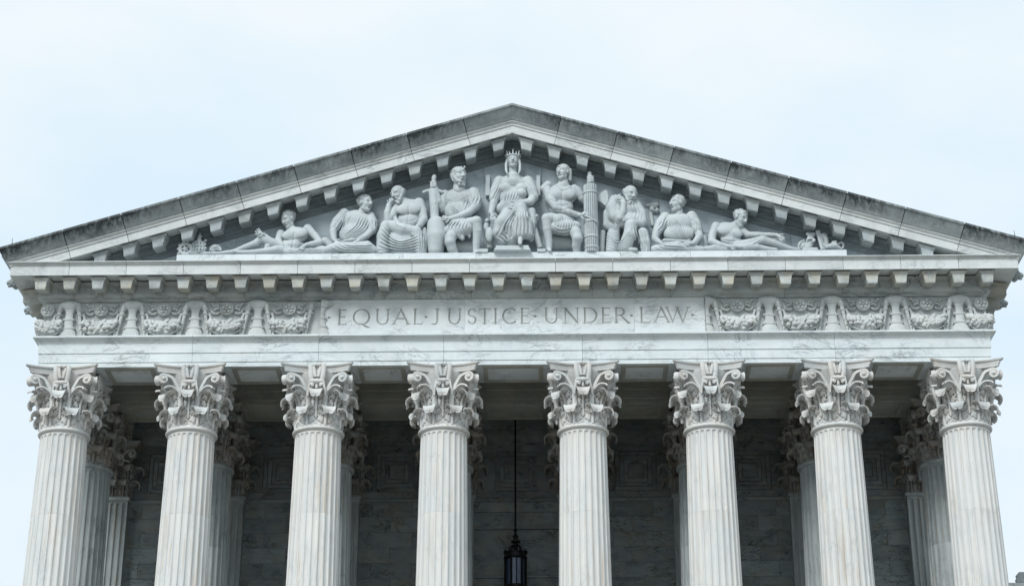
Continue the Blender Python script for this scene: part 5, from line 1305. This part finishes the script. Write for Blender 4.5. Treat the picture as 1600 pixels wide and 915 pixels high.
def lump(q):
    q.c('body', [(410,640,.34,26),(440,615,.36,30),(470,625,.36,24)], 10); q.c('foot', [(380,660,.34,16),(490,662,.34,16)], 6)
    for k in range(9):
        a = math.pi+math.pi*k/8; q.e('body', (440+46*math.cos(a),632+42*math.sin(a),.40), (11,11), 4)
        q.e('body', (440+24*math.cos(a),630+22*math.sin(a),.46), (8,8,.07), 3, sub=True)
carved('carved_shell', 'small scalloped marble ornament beside the feet of the left reclining youth', 'ornament', 260, 280, 5.714, lump)
def shield(q): 
    q.e('body', (935,478,.26), (42,48,.10), 6, 20); q.c('rim', [(900,510,.34,8),(905,470,.36,8),(925,440,.36,8),(955,432,.34,8)], 3)
carved('carved_shield', 'round marble shield leaning behind the feet of the right reclining man', 'ornament', 1090, 300, 5.714, shield)
def drum(q):
    q.c('body', [(985,500,.34,44),(1005,440,.34,46),(1012,395,.34,38)], 10); q.c('body', [(985,375,.34,22),(1040,378,.34,22)], 8); q.c('strap', [(975,425,.48,8),(1005,412,.50,8),(1045,425,.48,8)], 3); q.c('strap', [(1030,440,.46,12),(1040,432,.48,12)], 3); q.c('foot', [(950,512,.38,16),(1060,512,.40,18)], 8)
carved('carved_helmet', 'strapped rounded marble helmet shape beside the leaning tablet, right end', 'ornament', 1090, 300, 5.714, drum)
def tablet(q):
    q.c('body', [(1064,352,.40,17),(1112,508,.44,19)], 4); q.c('body', [(1080,350,.34,17),(1128,508,.36,19)], 4)
carved('carved_tablet', 'tall marble tablet leaning at a slant at the right end', 'tablet', 1090, 300, 5.714, tablet)
def sack(q):
    q.c('body', [(1110,390,.28,30),(1140,420,.28,34),(1155,490,.28,30)], 12); q.c('body', [(1125,375,.28,16),(1150,385,.28,14)], 6)
carved('carved_bundle', 'rounded marble bundle behind the leaning tablet, right end', 'ornament', 1090, 300, 5.714, sack)
def jug(q):
    q.c('body', [(1150,490,.40,14),(1190,482,.40,32),(1230,480,.40,34),(1262,495,.40,20)], 10); q.c('body', [(1205,448,.40,14),(1235,446,.40,16)], 5)
    q.c('handle', [(1262,460,.40,9),(1285,448,.40,9),(1302,465,.40,9),(1298,495,.40,9),(1278,505,.40,10)], 3); q.c('body', [(1150,495,.40,14),(1130,470,.40,16)], 6)
carved('carved_jug', 'marble jug lying on its side with a round handle at the right end', 'jug', 1090, 300, 5.714, jug)
# low relief on the tympanum between the two right seated men
q = Fig('carved_relief', 'shallow carved plaque on the wall between the two seated men, right', 940, 260, 6.5375, cat='relief', floor=24.7)
q.c('plaque', [(470,400,.02,26),(560,395,.02,30)], 8); q.c('plaque', [(520,440,.05,36),(560,450,.06,30)], 10); q.c('plaque', [(500,480,.02,22),(520,600,.02,22)], 10); q.e('plaque', (545,430,.12), (14,14,.06), 4, sub=True)
q.folds('plaque', [(430,390),(480,385),(540,380)], [(430,405),(480,402),(540,402)], 2, 4); q.build()
# lion heads on the flank gutters
def lion(x, y, z, s_, lab):
    mb = MB()
    mb.ball((x+s_*.02,y,z), (.15,.15,.16), 12, 8)
    for k in range(11): a = 2*math.pi*k/11; mb.ball((x-s_*.02,y+.15*math.cos(a),z+.16*math.sin(a)), (.08,.06,.06), 8, 6)
    for k in range(7): a = 2*math.pi*k/7+.3; mb.ball((x+s_*.07,y+.10*math.cos(a),z+.11*math.sin(a)), (.06,.05,.05), 8, 6)
    mb.tube([(x+s_*.10,y,z+.02),(x+s_*.20,y,z-.03),(x+s_*.245,y,z-.045)], [.09,.075,.05], 10); mb.tube([(x+s_*.12,y,z-.10),(x+s_*.20,y,z-.13)], [.06,.04], 8)
    for q_ in (-1, 1): mb.ball((x+s_*.06,y+q_*.10,z+.13), (.04,.035,.05), 8, 6)
    o = mb.build('lion_head', M['sima'], cor, 60); return o
for s_ in (-1, 1):
    for k in range(5): lion(s_*14.68, .05+2.02*k, 24.50, s_, '')
